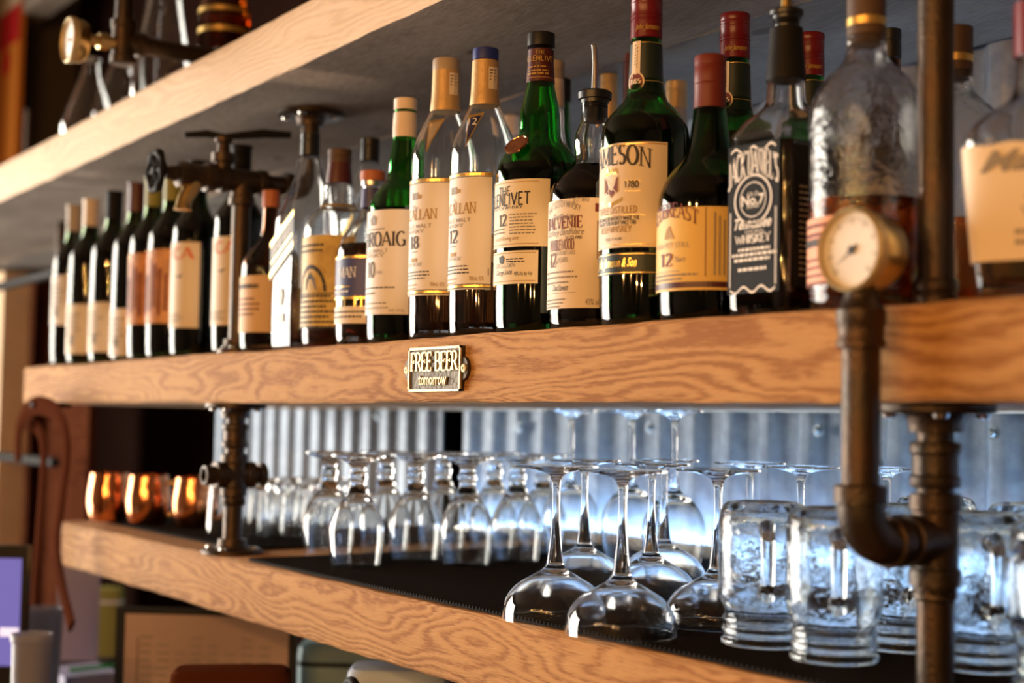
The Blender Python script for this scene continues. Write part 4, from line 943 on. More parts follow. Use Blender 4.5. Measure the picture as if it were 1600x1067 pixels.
pr.rect(-.05, VL(423), R(1065), VL(422), 'ink_grey'); pr.lines(-.05, R(1098), VL(430), 2, .0036, .0018, 'ink_grey', 21); pr.rect(R(1103), VL(432), R(1103)+.0006, VL(325), 'ink_red')
for k in range(3): pr.rect(R(1116)+.004*k, VL(430), R(1116)+.004*k+.0012, VL(332+6*k), 'ink_grey')
pr.rect(-.06, VL(449), .061, VL(440), 'cap_maroon'); pr.build('lettering', o, wrapb(b))
# ---- square black-labelled bottle
b = bottle('square bottle with black label, white lettering and pourer', 1227, .848, [(490, 62, 8), (484, 67, 8), (222, 67, 8), (212, 65, 7), (200, 59, 5), (186, 50, 3.4), (175, 39, 2.6), (166, 32, 2), (150, 30, 2), (128, 29, 2), (70, 25, 2), (50, 24, 2)], 'clear', 232, 'dark_liquid', seg=72)
cap(b, [(127, 31), (124, 31), (95, 29), (70, 26.5), (46, 26), (45, 24)], 'matte_black', 'capsule'); pourer(b, 1225, (14, 26, 62, 27), (-40, 7), 'brass')
a_ = b.r*1.0; hw = 57/b.s; pr = Print(['ink_white'])
V, F = [], []; box(V, F, -hw*.98, hw*.98, -a_-.0007, -a_-.0001, b.V(462), b.V(232)); o = mk('label', V, F, 'lab_black', b.root, smooth=False)
vv = lambda py: Zat(py, b.X-.01, b.Y-a_)-BASE
for y0, y1 in ((238, 241), (455, 452)):
    for k in range(20):
        u0 = -hw*.85+1.7*hw*k/20; u1 = u0+1.7*hw/20; f_ = lambda u: .0025*math.cos(u/hw*3*math.pi)*(1 if y0 < 300 else -1)
        pr.poly([(u0, vv(y0)+f_(u0)), (u1, vv(y0)+f_(u1)), (u1, vv(y0)+.0018+f_(u1)), (u0, vv(y0)+.0018+f_(u0))], 'ink_white')
for sg in (-1, 1): pr.rect(sg*hw*.86-.0006, vv(448), sg*hw*.86+.0006, vv(330), 'ink_white')
pr.text("JACK DANIEL'S", -hw*.95, hw*.95, vv(294), .0215, 'ink_white', bold=1.35, arc=.010)
for k in range(28):
    a0, a1 = 2*math.pi*k/28, 2*math.pi*(k+1)/28; c_ = vv(314)
    for r0, r1 in ((.72, .66), (.50, .47)): pr.poly([(hw*r0*math.cos(a0), c_+.021*r0/.72*math.sin(a0)), (hw*r0*math.cos(a1), c_+.021*r0/.72*math.sin(a1)), (hw*r1*math.cos(a1), c_+.021*r1/.72*math.sin(a1)), (hw*r1*math.cos(a0), c_+.021*r1/.72*math.sin(a0))], 'ink_white')
pr.text('OLD', -.006, .006, vv(308), .003, 'ink_white', 'caps'); pr.text('No.7', -.013, .013, vv(322), .0082, 'ink_white', 'font', bold=2); pr.text('BRAND', -.007, .007, vv(327), .0024, 'ink_white', 'caps')
pr.text('Tennessee', -hw*.70, hw*.70, vv(358), .0088, 'ink_white', 'script', bold=2); pr.text('SOUR MASH', -hw*.3, hw*.4, vv(366), .0026, 'ink_white', 'caps'); pr.text('WHISKEY', -hw*.66, hw*.66, vv(381), .0070, 'ink_white', bold=1.5)
for k, (w_, y) in enumerate(((.55, 393), (.78, 401), (.70, 409), (.55, 424))): pr.lines(-hw*w_, hw*w_*1.2, vv(y), 1, .004, .0024, 'ink_white', 31+k)
pr.build('lettering', o, lambda u, v: (u, -a_-.0012, v))
V, F = [], []; box(V, F, a_+.0001, a_+.0007, -hw*.9, hw*.9, b.V(455), b.V(240)); o = mk('side_label', V, F, 'lab_black', b.root, smooth=False)
pr = Print(['ink_grey'])
for k in range(16): pr.lines(-hw*.7, hw*.7, vv(300+9*k), 1, .004, .0014, 'ink_grey', 60+k)
pr.build('lettering', o, lambda u, v: (a_+.0012, u, v))
# ---- large clear flask bottles
def flask(lbl, cx, Y, full=True):
    k = pxm((XatY(cx, Y, .2), Y, .2))/pxm((XatY(1358, .848, .2), .848, .2)); X = XatY(cx, Y, .2); X0 = XatY(1358, .848, .2)
    def q(py): w_ = Vector((X, Y, Zat(py, X0, .848))); return 533.5-FPX*w_.dot(_u)/w_.dot(_d)
    b = bottle(lbl, cx, Y, [(q(478), 80*k), (q(471), 88*k), (q(195), 88*k), (q(170), 86*k), (q(146), 78*k), (q(126), 64*k), (q(110), 45*k), (q(98), 34*k), (q(85), 31*k), (q(62), 30*k)], 'clear_ripple', q(318), 'red_liquid', t=.0032)
    cap(b, [(q(75), 24*k), (q(62), 24*k), (q(61), 30*k), (q(46), 30*k)], 'cork_dark', 'stopper'); cap(b, [(q(46), 30.5*k), (q(34), 30.5*k)], 'gold_foil', 'band'); cap(b, cup_(q(34), q(-14), 30*k), 'cork_dark')
    o = lab(b, q(336), q(443), -80, 38, 'lab_pink'); pr = Print(['ink', 'ink_red'])
    pr.lines(-.04, .025, b.VL(q(352)), 2, .007, .003, 'ink_red', 3); pr.lines(-.04, .025, b.VL(q(382)), 1, .007, .006, 'ink', 5); pr.lines(-.04, .025, b.VL(q(405)), 4, .006, .002, 'ink_red', 8); pr.build('lettering', o, wrapb(b))
flask('large clear rippled flask bottle with red liquid and coral label, front', 1353, .842)
flask('large clear flask bottle with red liquid half hidden behind the right pipe', 1492, .985)
# ---- square-shouldered bottle at the right edge
b = bottle('broad bottle with torn cream label cut off by the right picture edge', 1628, .850, [(455, 82, 5), (449, 88, 5), (330, 97, 5), (235, 104, 5), (215, 102, 5), (195, 90, 4), (175, 70, 3), (160, 52, 2), (140, 40, 2), (20, 36, 2)], 'clear', 250, 'amber_liquid', seg=64, rot=.35)
cap(b, cup_(90, 5, 42), 'cap_red', 'wax_cap')
pts = [(-.052, 0), (.03, 0), (.05, .0), (.055, .085), (-.062, .085)]
z0 = b.V(415)
def mw(u, v, e=.0016):
    zz = z0+v; P_ = interp(b.P, zz); r = P_[0]; n = P_[2]; al = -.02+u/.052
    c, s_ = math.cos(al-math.pi/2-.35), math.sin(al-math.pi/2-.35); qq = r/((abs(c)**n+abs(s_)**n)**(1/n)); return ((qq+e)*math.sin(al), -(qq+e)*math.cos(al), zz)
hL = b.V(238)-z0; V, F = [], []; n = 40
for k in range(n+1):
    u = -.056+.150*k/n
    for j in range(5): V.append(mw(u, hL*j/4*(1+.01*math.sin(k*.8))))
for k in range(n):
    for j in range(4): F.append((k*5+j, (k+1)*5+j, (k+1)*5+j+1, k*5+j+1))
o = mk('label', V, F, 'lab_cream', b.root); pr = Print(['ink_grey', 'ink'])
pr.text("Maker's", -.010, .078, hL*.76, .014, 'ink_grey', 'script', bold=2); pr.text("Mark", .020, .078, hL*.53, .015, 'ink_grey', 'script', bold=2); pr.text('WHISKY', .018, .076, hL*.36, .007, 'ink_grey', bold=1.2); pr.lines(.012, .07, hL*.22, 2, .007, .003, 'ink_grey', 6)
pr.build('lettering', o, lambda u, v: mw(u, v, .0024))
# ---- bottles in the rows behind: whole bottles of which necks and caps show
def back(lbl, cx, Y, topy, hwcap, capm, glass, liq, caph=30, body=.0325, capsule=None, lvl=.5):
    X = XatY(cx, Y, .2); s1 = pxm((X, Y, .2)); H = Zat(topy, X, Y)-BASE
    def q(z): w_ = Vector((X, Y, BASE+z)); return 533.5-FPX*w_.dot(_u)/w_.dot(_d)
    h = hwcap; hb = body*s1; g = hwcap-1.5
    b = bottle(lbl, cx, Y, [(q(0), hb-5), (q(.004), hb), (q(H*.56), hb), (q(H*.62), hb*.95), (q(H*.68), hb*.72), (q(H*.73), hb*.5), (q(H*.78), g*1.1), (q(H*.97), g)], glass, q(H*lvl), liq, seg=36)
    z1 = H-.001*caph
    cap(b, cup_(q(z1), q(H), h, (q(H-.012),)), capm)

    if capsule: cap(b, [(q(z1-.032), h*1.04), (q(z1-.031), h*1.06), (q(z1), h*1.0)], capsule, 'capsule')
    o = lab(b, q(H*.50), q(H*.18), -75, 75, 'lab_cream')
    return b
back('amber bottle with brown cap standing right behind the two-label green bottle', 858, .962, 97, 19.5, 'cap_taupe', 'clear', 'amber_liquid', 22, capsule='cap_white', lvl=.70)
back('bottle with dark green cap in the third row behind the pourer bottle', 874, 1.075, 124, 14, 'matte_black', 'green_dark', 'dark_amber_liquid', 30)
back('bottle with gold and black cap in the back row behind the pourer', 948, 1.135, 117, 14, 'cap_gold', 'clear', 'amber_liquid', 34, capsule='cap_gold')
back('bottle with dark red capsule peeking left of the big green bottle neck', 987, 1.02, 85, 17, 'cap_maroon', 'green_dark', 'dark_amber_liquid', 45, capsule='cap_maroon')
back('bottle with gold cap in the back row right of the big green bottle', 1054, 1.14, 128, 17, 'cap_gold', 'clear', 'amber_liquid', 34, capsule='cap_taupe')
back('bottle with pale pink cap in the back row behind the blue-capped bottle', 795, 1.17, 181, 13, 'cap_white', 'clear', 'amber_liquid', 30)
back('dark bottle with black cap peeking right of the large flask bottle', 1390, 1.10, 47, 17.5, 'black_plastic', 'brown_glass', 'dark_liquid', 30)
# ================================================================== glassware on the lower shelf
def place(proto, lbl, px, py, base=MZ, rz=0., group=None, first=[]):
    """put (a copy of) a thing with the centre of its base seen at px, py"""
    P_ = onZ(px, py, base)
    o = proto if proto.get('free') else copy_tree(proto)
    if 'free' in o: del o['free']
    o.location = (P_.x, P_.y, base+EYE+.0003); o.rotation_euler = (0, 0, rz); o['label'] = lbl
    if group: o['group'] = group
    return o
def shell2(outer, inner, seg=48): return lathe(outer+inner, seg)
# coupe cocktail glass, upside down on its rim (z up = foot)
def make_coupe(R=.0500, H=.146, name='coupe_glass', lbl='coupe'):
    t = thing(name, lbl, 'glass'); t['free'] = 1
    th = .0010
    out = chaikin([(R, .0), (R+.0002, .006), (R*.965, .018), (R*.78, .031), (R*.46, .0405), (R*.22, .0470), (.0085, .0520)], 2)
    inn = chaikin([(R-th, .0), (R-th, .006), (R*.965-th, .0175), (R*.78-th*.8, .0296), (R*.46, .0388), (R*.22, .0438), (0, .0450)], 2)
    stem = chaikin([(.0085, .0520), (.0072, .0600), (.0050, .0800), (.0036, .100), (.0036, .118), (.0044, .132), (.0080, .1385), (.022, .1415), (R*.80, H-.0022)], 2)
    V, F = lathe([inn[k] for k in range(len(inn)-1, -1, -1)]+out, 56); mk('bowl', V, F, 'clear_thin', t)
    P_ = [(0, .0500)]+stem+[(R*.81, H-.0010), (R*.80, H), (.010, H-.0008), (0, H-.0012)]
    V, F = lathe(P_, 48); mk('stem', V, F, 'clear_thin', t)
    return t
G1 = 'upturned coupe glasses on the bar mat'
cp = make_coupe()
for lbl, px, py in (('upturned coupe glass nearest the shelf edge, middle of the front three', 970, 990), ('upturned coupe glass at the left of the front three', 866, 967), ('upturned coupe glass at the right, beside the jar mugs', 1120, 976),
                    ('upturned coupe glass behind the middle front coupe', 1016, 941), ('upturned coupe glass behind the left front coupe', 911, 922), ('upturned coupe glass farther back between two front coupes', 1036, 914),
                    ('upturned coupe glass showing its foot above the jar mugs', 1250, 948), ('upturned coupe glass behind the gauge pipe', 1385, 946), ('upturned coupe glass behind the right front coupe', 1170, 925)):
    place(cp, lbl, px, py, group=G1)
# tall wine glasses upside down in the back row
def make_wine(R=.041, H=.205):
    t = thing('wine_glass', 'w', 'glass'); t['free'] = 1; th = .0011
    out = chaikin([(R*.78, 0), (R*.86, .012), (R, .045), (R*.93, .072), (R*.6, .092), (.010, .1025), (.0065, .108)], 2)
    inn = chaikin([(R*.78-th, 0), (R*.86-th, .012), (R-th, .045), (R*.93-th, .071), (R*.6-th, .0905), (0, .0985)], 2)
    V, F = lathe(inn[::-1]+out, 48); mk('bowl', V, F, 'clear_thin', t)
    P_ = [(0, .104)]+chaikin([(.0065, .108), (.0045, .120), (.0034, .150), (.0036, .180), (.0055, .194), (.014, .1985), (R*.86, H-.0022)], 2)+[(R*.87, H-.001), (R*.86, H), (.008, H-.001), (0, H-.001)]
    V, F = lathe(P_, 40); mk('stem', V, F, 'clear_thin', t); return t
wg = make_wine(); G2 = 'tall wine glasses upturned against the wall'
for lbl, px, Y_ in (('tall upturned wine glass by the wall, left of three', 890, 1.20), ('tall upturned wine glass by the wall, middle of three', 985, 1.215), ('tall upturned wine glass by the wall, right of three', 1052, 1.17)):
    X_ = XatY(px, Y_, MZ); o = place(wg, lbl, 900, 900, group=G2); o.location = (X_, Y_, MZ+EYE+.0003)
# footed goblets upside down
def make_goblet(R=.0360, H=.142):
    t = thing('beer_goblet', 'g', 'glass'); t['free'] = 1; th = .0016
    out = chaikin([(R*.90, 0), (R*.93, .010), (R, .040), (R*.97, .055), (R*.74, .074), (R*.46, .088), (.0125, .098), (.0110, .102)], 2)
    inn = chaikin([(R*.90-th, 0), (R*.93-th, .010), (R-th, .040), (R*.97-th, .054), (R*.74-th, .0725), (R*.40, .086), (0, .090)], 2)
    V, F = lathe(inn[::-1]+out, 48); mk('bowl', V, F, 'clear', t)
    P_ = [(0, .098)]+chaikin([(.0110, .101), (.0105, .108), (.0135, .113), (.0105, .118), (.0100, .126), (.0150, .132), (.028, .136), (R*.99, H-.0035)], 2)+[(R, H-.002), (R*.98, H), (.010, H-.001), (0, H-.001)]
    V, F = lathe(P_, 40); mk('stem', V, F, 'clear', t); return t
gb = make_goblet(); G3 = 'upturned footed goblets'
for lbl, px, py in (('upturned footed goblet at the left front of the goblet cluster', 556, 884), ('upturned footed goblet second from the left in the cluster', 647, 875), ('upturned footed goblet third from the left in the cluster', 728, 883),
                    ('upturned footed goblet just left of the coupe glasses', 806, 877), ('upturned footed goblet peeking out left of the cluster front', 512, 868), ('upturned footed goblet behind the second one', 690, 858), ('upturned footed goblet behind the left coupe stem', 846, 864), ('upturned footed goblet in the back of the cluster', 770, 858), ('upturned footed goblet behind the front left one', 600, 860)):
    place(gb, lbl, px, py, group=G3)
# straight tumblers upside down at the left
def make_tumbler(R=.0290, H=.082):
    t = thing('tumbler', 'tumbler', 'glass'); t['free'] = 1; th = .0016
    out = chaikin([(R, 0), (R, 0), (R*.96, H*.4), (R*.88, H-.006), (R*.84, H-.001), (R*.80, H)], 2)
    V, F = lathe([(0, H-.010), (R*.80, H-.010), (R*.84, H-.014), (R*.96-th, H*.4), (R-th, 0)]+out+[(R*.7, H-.0005), (0, H-.0015)], 40); mk('wall', V, F, 'clear', t); return t
tb_ = make_tumbler(); G4 = 'upturned tumblers behind the left pipe post'
for i, (px, py) in enumerate(((394, 836), (428, 832), (464, 836), (498, 830), (412, 822), (447, 820), (482, 820), (516, 818), (545, 826), (350, 832))):
    lb = ['leftmost', 'second', 'third', 'fourth', 'rear first', 'rear second', 'rear third', 'rear fourth', 'rightmost', 'half hidden'][i]
    txt = {'half hidden': 'upturned tumbler half hidden behind the lower left pipe post', 'leftmost': 'upturned tumbler directly right of the lower left pipe post', 'rightmost': 'upturned tumbler nearest the goblets, right end of the tumblers'}.get(lb, f'upturned tumbler, {lb} of its row counted from the pipe post')
    place(tb_, txt, px, py, group=G4)
# copper mugs
def make_mug():
    t = thing('copper_mug', 'mug', 'mug'); t['free'] = 1; R = .036; H = .084
    out = chaikin([(R*.78, 0), (R*.86, .002), (R*1.02, .022), (R*1.05, .045), (R*.95, .070), (R*.90, H-.002), (R*.92, H)], 2)
    V, F = lathe([(0, .001)]+out+[(R*.88, H), (R*.88, H-.006), (R*.98, .045), (R*.8, .006), (0, .004)], 44); mk('body', V, F, 'copper', t)
    V, F = tube([(R*.90, 0, H-.014), (R+.018, 0, H-.012), (R+.027, 0, H*.55), (R+.018, 0, .018), (R*.95, 0, .016)], [.004, .0045, .0045, .0045, .004], 12); mk('handle', V, F, 'brass', t); return t
cm = make_mug(); G5 = 'copper mugs on the left mat'
for lbl, px, Y_, rz in (('shiny copper mug at the left end of the lower shelf', 169, .846, 2.4), ('shiny copper mug second from the left end', 230, .884, 1.0), ('copper mug third from the left, near the pipe post', 303, .93, .6)):
    o = place(cm, lbl, 200, 820, rz=rz, group=G5); o.location = (XatY(px, Y_, MZ), Y_, MZ+EYE+.0003)
# jar mugs upside down
def make_jar():
    t = thing('jar_mug', 'jar', 'jar mug'); t['free'] = 1; R = .0390; H = .122; th = .0034
    out = chaikin([(R*.90, 0), (R*.93, .001), (R*.93, .004), (R*.87, .006), (R*.87, .0095), (R*.91, .011), (R*.91, .013), (R*.87, .015), (R*.87, .019), (R*.90, .0205), (R*.90, .0225), (R*.84, .0255), (R*.86, .030), (R*.97, .037), (R, .046), (R*1.0, .100), (R*.99, .110), (R*.90, .1195), (R*.74, H)], 1)
    inn = chaikin([(R*.90-.002, 0), (R*.87-th, .010), (R*.84-th, .026), (R*.97-th, .039), (R-th, .048), (R-th, .098), (R*.94-th, .109), (R*.75, .1145), (0, .1150)], 1)
    V, F = lathe(inn[::-1]+out+[(R*.5, H-.003), (0, H-.0035)], 48); mk('jar_wall', V, F, 'clear_wavy', t)
    V, F = tube([(0, -R*.92, .100), (0, -R-.010, .103), (0, -R-.021, .094), (0, -R-.023, .075), (0, -R-.021, .055), (0, -R-.010, .046), (0, -R*.92, .049)], [.0070, .0068, .0060, .0056, .0056, .0062, .0068], 16); mk('handle', V, F, 'clear', t)
    return t
jm = make_jar(); G6 = 'upturned jar mugs on the bar mat'
for lbl, px, py, rz in (('upturned glass jar mug beside the right front coupe', 1192, 1006, .85), ('upturned glass jar mug in front, just left of the elbow pipe', 1303, 1030, .80), ('upturned glass jar mug behind the elbow pipe', 1408, 1012, .9), ('upturned glass jar mug right of the lower pipe post', 1528, 1043, .9),
                        ('upturned glass jar mug cut off at the right picture edge', 1664, 1074, .0), ('upturned glass jar mug at the back behind the right pipe post', 1462, 975, 2.6), ('upturned glass jar mug at the back near the right picture edge', 1612, 1003, 2.4)):
    place(jm, lbl, px, py, rz=rz, group=G6)
# ================================================================== left end of the shelves and the clutter there
CR = Vector((_r0.x, _r0.y, 0))            # horizontal direction across the picture
def obox(name, c, w_, h, d, m, parent=None, e=None, tilt=0.):
    """box: centre of its front bottom edge c, width along e, height up (leaning back by tilt), depth behind"""
    e = (e or CR).normalized(); n = Vector((-e.y, e.x, 0)); up = Vector((0, 0, math.cos(tilt)))+n*math.sin(tilt); c = Vector(c); nn = e.cross(up)*-1
    V = []
    for a, b_, k in ((-1, 0, 0), (1, 0, 0), (1, 1, 0), (-1, 1, 0)): V.append(c+e*(a*w_/2)+up*(h*b_))
    V += [v+nn*d for v in V]
    V = [tuple(v) for v in V]
    F = [(0, 1, 2, 3), (5, 4, 7, 6), (4, 0, 3, 7), (1, 5, 6, 2), (3, 2, 6, 7), (4, 5, 1, 0)]
    return mk(name, V, F, m, parent, smooth=False)
def slab2(name, lbl, cat, x0, x1, y0, y1, z0, z1, m):
    V, F = [], []; box(V, F, x0, x1, y0, y1, z0, z1); return tag(mk(name, V, F, m, smooth=False), lbl, cat)
# back counter below the shelves
CZ = -.60
t = thing('back_counter', 'dark counter below the shelves holding cups, menus and boxes', 'counter')
V, F = [], []; box(V, F, -3.6, .6, .42, 1.40, CZ-.04, CZ); mk('counter_top', V, F, 'counter', t, smooth=False)
V, F = [], []; box(V, F, -3.55, .55, .50, 1.40, -1.5, CZ-.0402); mk('cabinet_body', V, F, 'wood_redbrown', t, smooth=False)
# pale post, red-brown panel, pipe rail at the left end
pp = onY(14, 500, 1.18); post = thing('wooden_post', 'pale timber post at the left picture edge', 'post', (pp.x, 1.18, -1.4995))
V, F = [], []; box(V, F, -.075, .075, -.04, .04, 0, 1.92); mk('timber', V, F, 'wood_post', post, smooth=False)
V, F = [], []; box(V, F, -.081, -.075, -.02, .02, 0, 1.92); mk('edge_strip', V, F, 'wood_redbrown', post, smooth=False)
px0, px1 = XatY(38, 1.27, 0), XatY(140, 1.27, 0)
t = thing('cabinet_panel', 'red-brown boarded panel behind the leftmost wine bottles', 'panel', (0, 0, 0))
nb = 7
for k in range(nb):
    x0 = px0+(px1-px0)*k/nb; x1 = px0+(px1-px0)*(k+1)/nb-.003; V, F = [], []; box(V, F, x0, x1, 1.27, 1.29, -1.4995, .43); mk('board', V, F, 'wood_redbrown', t, smooth=False)
t = thing('pipe_rail', 'thin dark pipe rail with crossbar at the left end of the middle shelf', 'pipe rail')
xr_ = XatY(91, .985, .2); V, F = tube([(xr_, .985, ZT+.012), (xr_, .985, .4390)], .011, 20); mk('upright', V, F, 'iron', t)
flange(t, xr_, .985, ZT+.001, True, .034); zr = Zat(424, xr_, .985)
V, F = rod((xr_, .985, zr-.026), (xr_, .985, zr+.026), [(0, .012), (.001, .0155), (.010, .0155), (.012, .0135), (.040, .0135), (.042, .0155), (.051, .0155), (.052, .012)]); mk('tee', V, F, 'iron', t)
V, F = tube([(xr_-.010, .985, zr), (xr_-.62, .985, zr)], .012, 20); mk('crossbar', V, F, 'iron_black', t)
t = thing('pipe_rail', 'short dark pipe rail low at the left picture edge beside the strap', 'pipe rail')
zr2 = Zat(725, xr_, .985); V, F = tube([(xr_-.10, 1.02, zr2), (xr_-.75, 1.02, zr2)], .012, 20); mk('crossbar', V, F, 'iron_black', t)
V, F = tube([(xr_-.75, 1.02, CZ+.001), (xr_-.75, 1.02, zr2+.02)], .012, 20); mk('upright', V, F, 'iron_black', t)
# hanging leather straps
def strap(px, Y, wid=.013, th=.0045):
    pts = []
    for i in range(len(px)-1):
        p0, p1, p2, p3 = px[max(i-1, 0)], px[i], px[i+1], px[min(i+2, len(px)-1)]
        for k in range(6):
            u = k/6; q = tuple(.5*((2*b_)+(-a+c)*u+(2*a-5*b_+4*c-d_)*u*u+(-a+3*b_-3*c+d_)*u**3) for a, b_, c, d_ in zip(p0, p1, p2, p3)); pts.append(onY(q[0], q[1], Y))
    pts.append(onY(px[-1][0], px[-1][1], Y)); V, F = [], []
    for i, p_ in enumerate(pts):
        tg = (pts[min(i+1, len(pts)-1)]-pts[max(i-1, 0)]).normalized(); nb_ = tg.cross(Vector((0, 1, 0))).normalized()
        for k in range(8):
            a = 2*math.pi*k/8; V.append(tuple(p_+nb_*wid*math.cos(a)+Vector((0, 1, 0))*th*math.sin(a)))
    for i in range(len(pts)-1):
        for k in range(8): F.append((i*8+k, i*8+(k+1) % 8, (i+1)*8+(k+1) % 8, (i+1)*8+k))
    F += [tuple(range(8))[::-1], tuple(len(V)-8+k for k in range(8))]; return V, F
t = thing('leather_strap', 'brown leather strap hanging in a loop from the left end of the middle shelf', 'strap')
V, F = strap([(28, 720), (30, 668), (44, 640), (66, 634), (92, 650), (104, 700), (96, 780), (88, 850), (98, 920), (112, 978)], .74, .017); mk('outer_strap', V, F, 'leather', t)
V, F = strap([(34, 660), (58, 668), (68, 700), (66, 760), (60, 840), (54, 920), (52, 985)], .760, .014); mk('inner_strap', V, F, 'leather', t)
ph = onY(62, 634, .745); V, F = rod((ph.x, .73, ph.z+.002), (ph.x, .80, ph.z+.002), [(0, .005), (.07, .005)], 10)
mk('hook', V, F, 'iron_black', t)
# point-of-sale screen
c = onY(-8, 1060, .62); c.z = CZ+.004; zt_ = Zat(852, c.x, .62); t = thing('touch_screen', 'black framed touch screen with violet display at the left picture edge', 'screen')
obox('housing', c, .090, zt_-c.z, .018, 'black_plastic', t); k = onY(-9, 1030, .62); h1 = Zat(872, c.x, .62)-Zat(1040, c.x, .62)
n = -Vector((-CR.y, CR.x, 0)); s_ = obox('display', Vector((c.x, c.y, Zat(1040, c.x, .62)))+n*.0008, .072, h1, .0006, 'screen_violet', t)
obox('button', Vector((c.x, c.y, Zat(994, c.x, .62)))+n*.0016+CR*.020, .030, .014, .0004, 'screen_white', s_); obox('foot', c-n*.03+Vector((0, 0, -.003)), .09, .012, .08, 'black_plastic', t)
# plastic cups
def cup(lbl, px, py, Y, R, group):
    P_ = onY(px, py, Y); H = P_.z-CZ-.001; t = thing('plastic_cup', lbl, 'cup', (P_.x, Y, CZ+.001), group)
    V, F = lathe([(0, .001), (R*.76, 0), (R*.97, H-.012), (R*1.04, H-.010), (R*1.06, H-.002), (R*1.04, H), (R*.985, H), (R*.95, H-.010), (R*.74, .003), (0, .003)], 40); mk('cup_wall', V, F, 'cup_plastic', t)
cup('taller frosted plastic cup beside the touch screen', 66, 950, .74, .036, 'frosted cups by the screen'); cup('shorter frosted plastic cup in front of the taller one', 50, 990, .605, .028, 'frosted cups by the screen')
# lilac sheet in a holder
c = onY(122, 1030, .93); c.z = CZ+.001; t = thing('sheet_holder', 'lilac sheet in an upright holder behind the strap', 'sheet holder')
zz = Zat(1034, c.x, .93); obox('base', c, .115, zz-CZ, .06, 'black_plastic', t); obox('sheet', Vector((c.x, c.y, zz))+CR*-.004, .085, Zat(868, c.x, .93)-zz, .003, 'paper_lilac', t)
# menu board
c = onY(318, 1060, .90); c.z = CZ+.001; zt_ = Zat(952, c.x, .90); t = thing('menu_board', 'black framed menu board with printed peach page under the lower shelf', 'menu board')
s1 = pxm(c); wM = 288/s1; eM = (CR+Vector((.03, -.09, 0))).normalized(); obox('frame', c, wM, zt_-c.z, .012, 'black_plastic', t, e=eM)
nM = -Vector((-eM.y, eM.x, 0)); wp = wM-.026; pz0 = c.z+.012; pH = zt_-.010-pz0
pg = obox('page', Vector((c.x, c.y, pz0))+nM*.0008+eM*.003, wp, pH, .0006, 'paper_menu', t, e=eM); pr = Print(['ink_grey', 'ink'])
for k in range(8):
    u0 = -wp*.40+wp*.103*k
    pr.lines(u0, u0+wp*.075, pH*.86-.012*(k % 3), 16, .012, .0032, 'ink_grey', 80+k)
pr.rect(-wp*.42, pH*.50, -wp*.415, pH*.86, 'ink'); pr.rect(wp*.40, pH*.62, wp*.412, pH*.70, 'ink')
for k in range(24):
    a0, a1 = 2*math.pi*k/24, 2*math.pi*(k+1)/24; pr.poly([(.052*math.cos(a0), pH*.58+.046*math.sin(a0)), (.052*math.cos(a1), pH*.58+.046*math.sin(a1)), (.0505*math.cos(a1), pH*.58+.0445*math.sin(a1)), (.0505*math.cos(a0), pH*.58+.0445*math.sin(a0))], 'ink_grey')
pb = Vector((c.x, c.y, pz0))+nM*.0020+eM*.003; pr.build('lettering', pg, lambda u, v: tuple(pb+eM*u+Vector((0, 0, v))))
# dark leather wallet in front of the menu
def soft_box(name, lbl, cat, px, py, Y, w_, d, m, e=None, lidm=None):
    c = onY(px, py, Y); e = (e or CR).normalized(); n2 = Vector((-e.y, e.x, 0)); H = c.z-CZ-.001; t = thing(name, lbl, cat, (c.x, Y, CZ+.001))
    prof = [(1, 0), (1, H-.02), (.98, H-.006), (.90, H), (0, H+.004)]; V, F, rings = [], [], []
    for k, z in prof:
        ring = []
        for j in range(32):
            a = 2*math.pi*j/32; ca, sa = math.cos(a), math.sin(a); q = 1/((abs(ca)**6+abs(sa)**6)**(1/6)); ring.append(len(V)); V.append(tuple(e*(w_/2*k*q*ca)+n2*(d/2*k*q*sa)+Vector((0, 0, z))))
        rings.append(ring)
    for A, B_ in zip(rings[:-1], rings[1:]):
        for j in range(32): F.append((A[j], A[(j+1) % 32], B_[(j+1) % 32], B_[j]))
    F.append(tuple(rings[0][::-1])); mk('body', V, F, m, t)
    if lidm:
        V2 = [tuple(e*(w_/2*1.02*q*math.cos(a))+n2*(d/2*1.02*q*math.sin(a))+Vector((0, 0, z))) for z in (H-.035, H-.028) for a, q in [(2*math.pi*j/32, 1/((abs(math.cos(2*math.pi*j/32))**6+abs(math.sin(2*math.pi*j/32))**6)**(1/6))) for j in range(32)]]
        mk('rim_band', V2, [(j, (j+1) % 32, 32+(j+1) % 32, 32+j) for j in range(32)], lidm, t)
    return t
soft_box('leather_case', 'dark leather case in front of the menu board', 'case', 362, 1044, .74, .15, .07, 'leather', e=CR+Vector((0, .3, 0)), lidm='matte_black')
soft_box('storage_tin', 'pale teal tin with dark rim right of the menu board', 'tin', 545, 1000, 1.14, .16, .12, 'teal_tin', lidm='matte_black')
soft_box('paper_bag', 'blue-white bag under the lower shelf right of the tin', 'bag', 625, 1040, .92, .13, .09, 'blue_white', lidm='paper_white')
soft_box('lime_carton', 'small olive green carton behind the lilac sheet', 'carton', 172, 918, 1.14, .06, .05, 'olive', lidm='paper_white')
c = onY(540, 1052, .78); t = thing('cable_coil', 'coiled black cable on the counter below the lower shelf', 'cable', (c.x, .78, CZ+.001))
V, F = tube([(.035*math.cos(a), .012*math.sin(a*.5), c.z-CZ-.080+.07*math.sin(a)-.001) for a in [2*math.pi*k/40 for k in range(41)]], .006, 10); mk('loop', V, F, 'matte_black', t)
V, F = tube([(.028*math.cos(a)+.006, .016, c.z-CZ-.092+.06*math.sin(a)) for a in [2*math.pi*k/40 for k in range(41)]], .006, 10); mk('loop', V, F, 'matte_black', t)
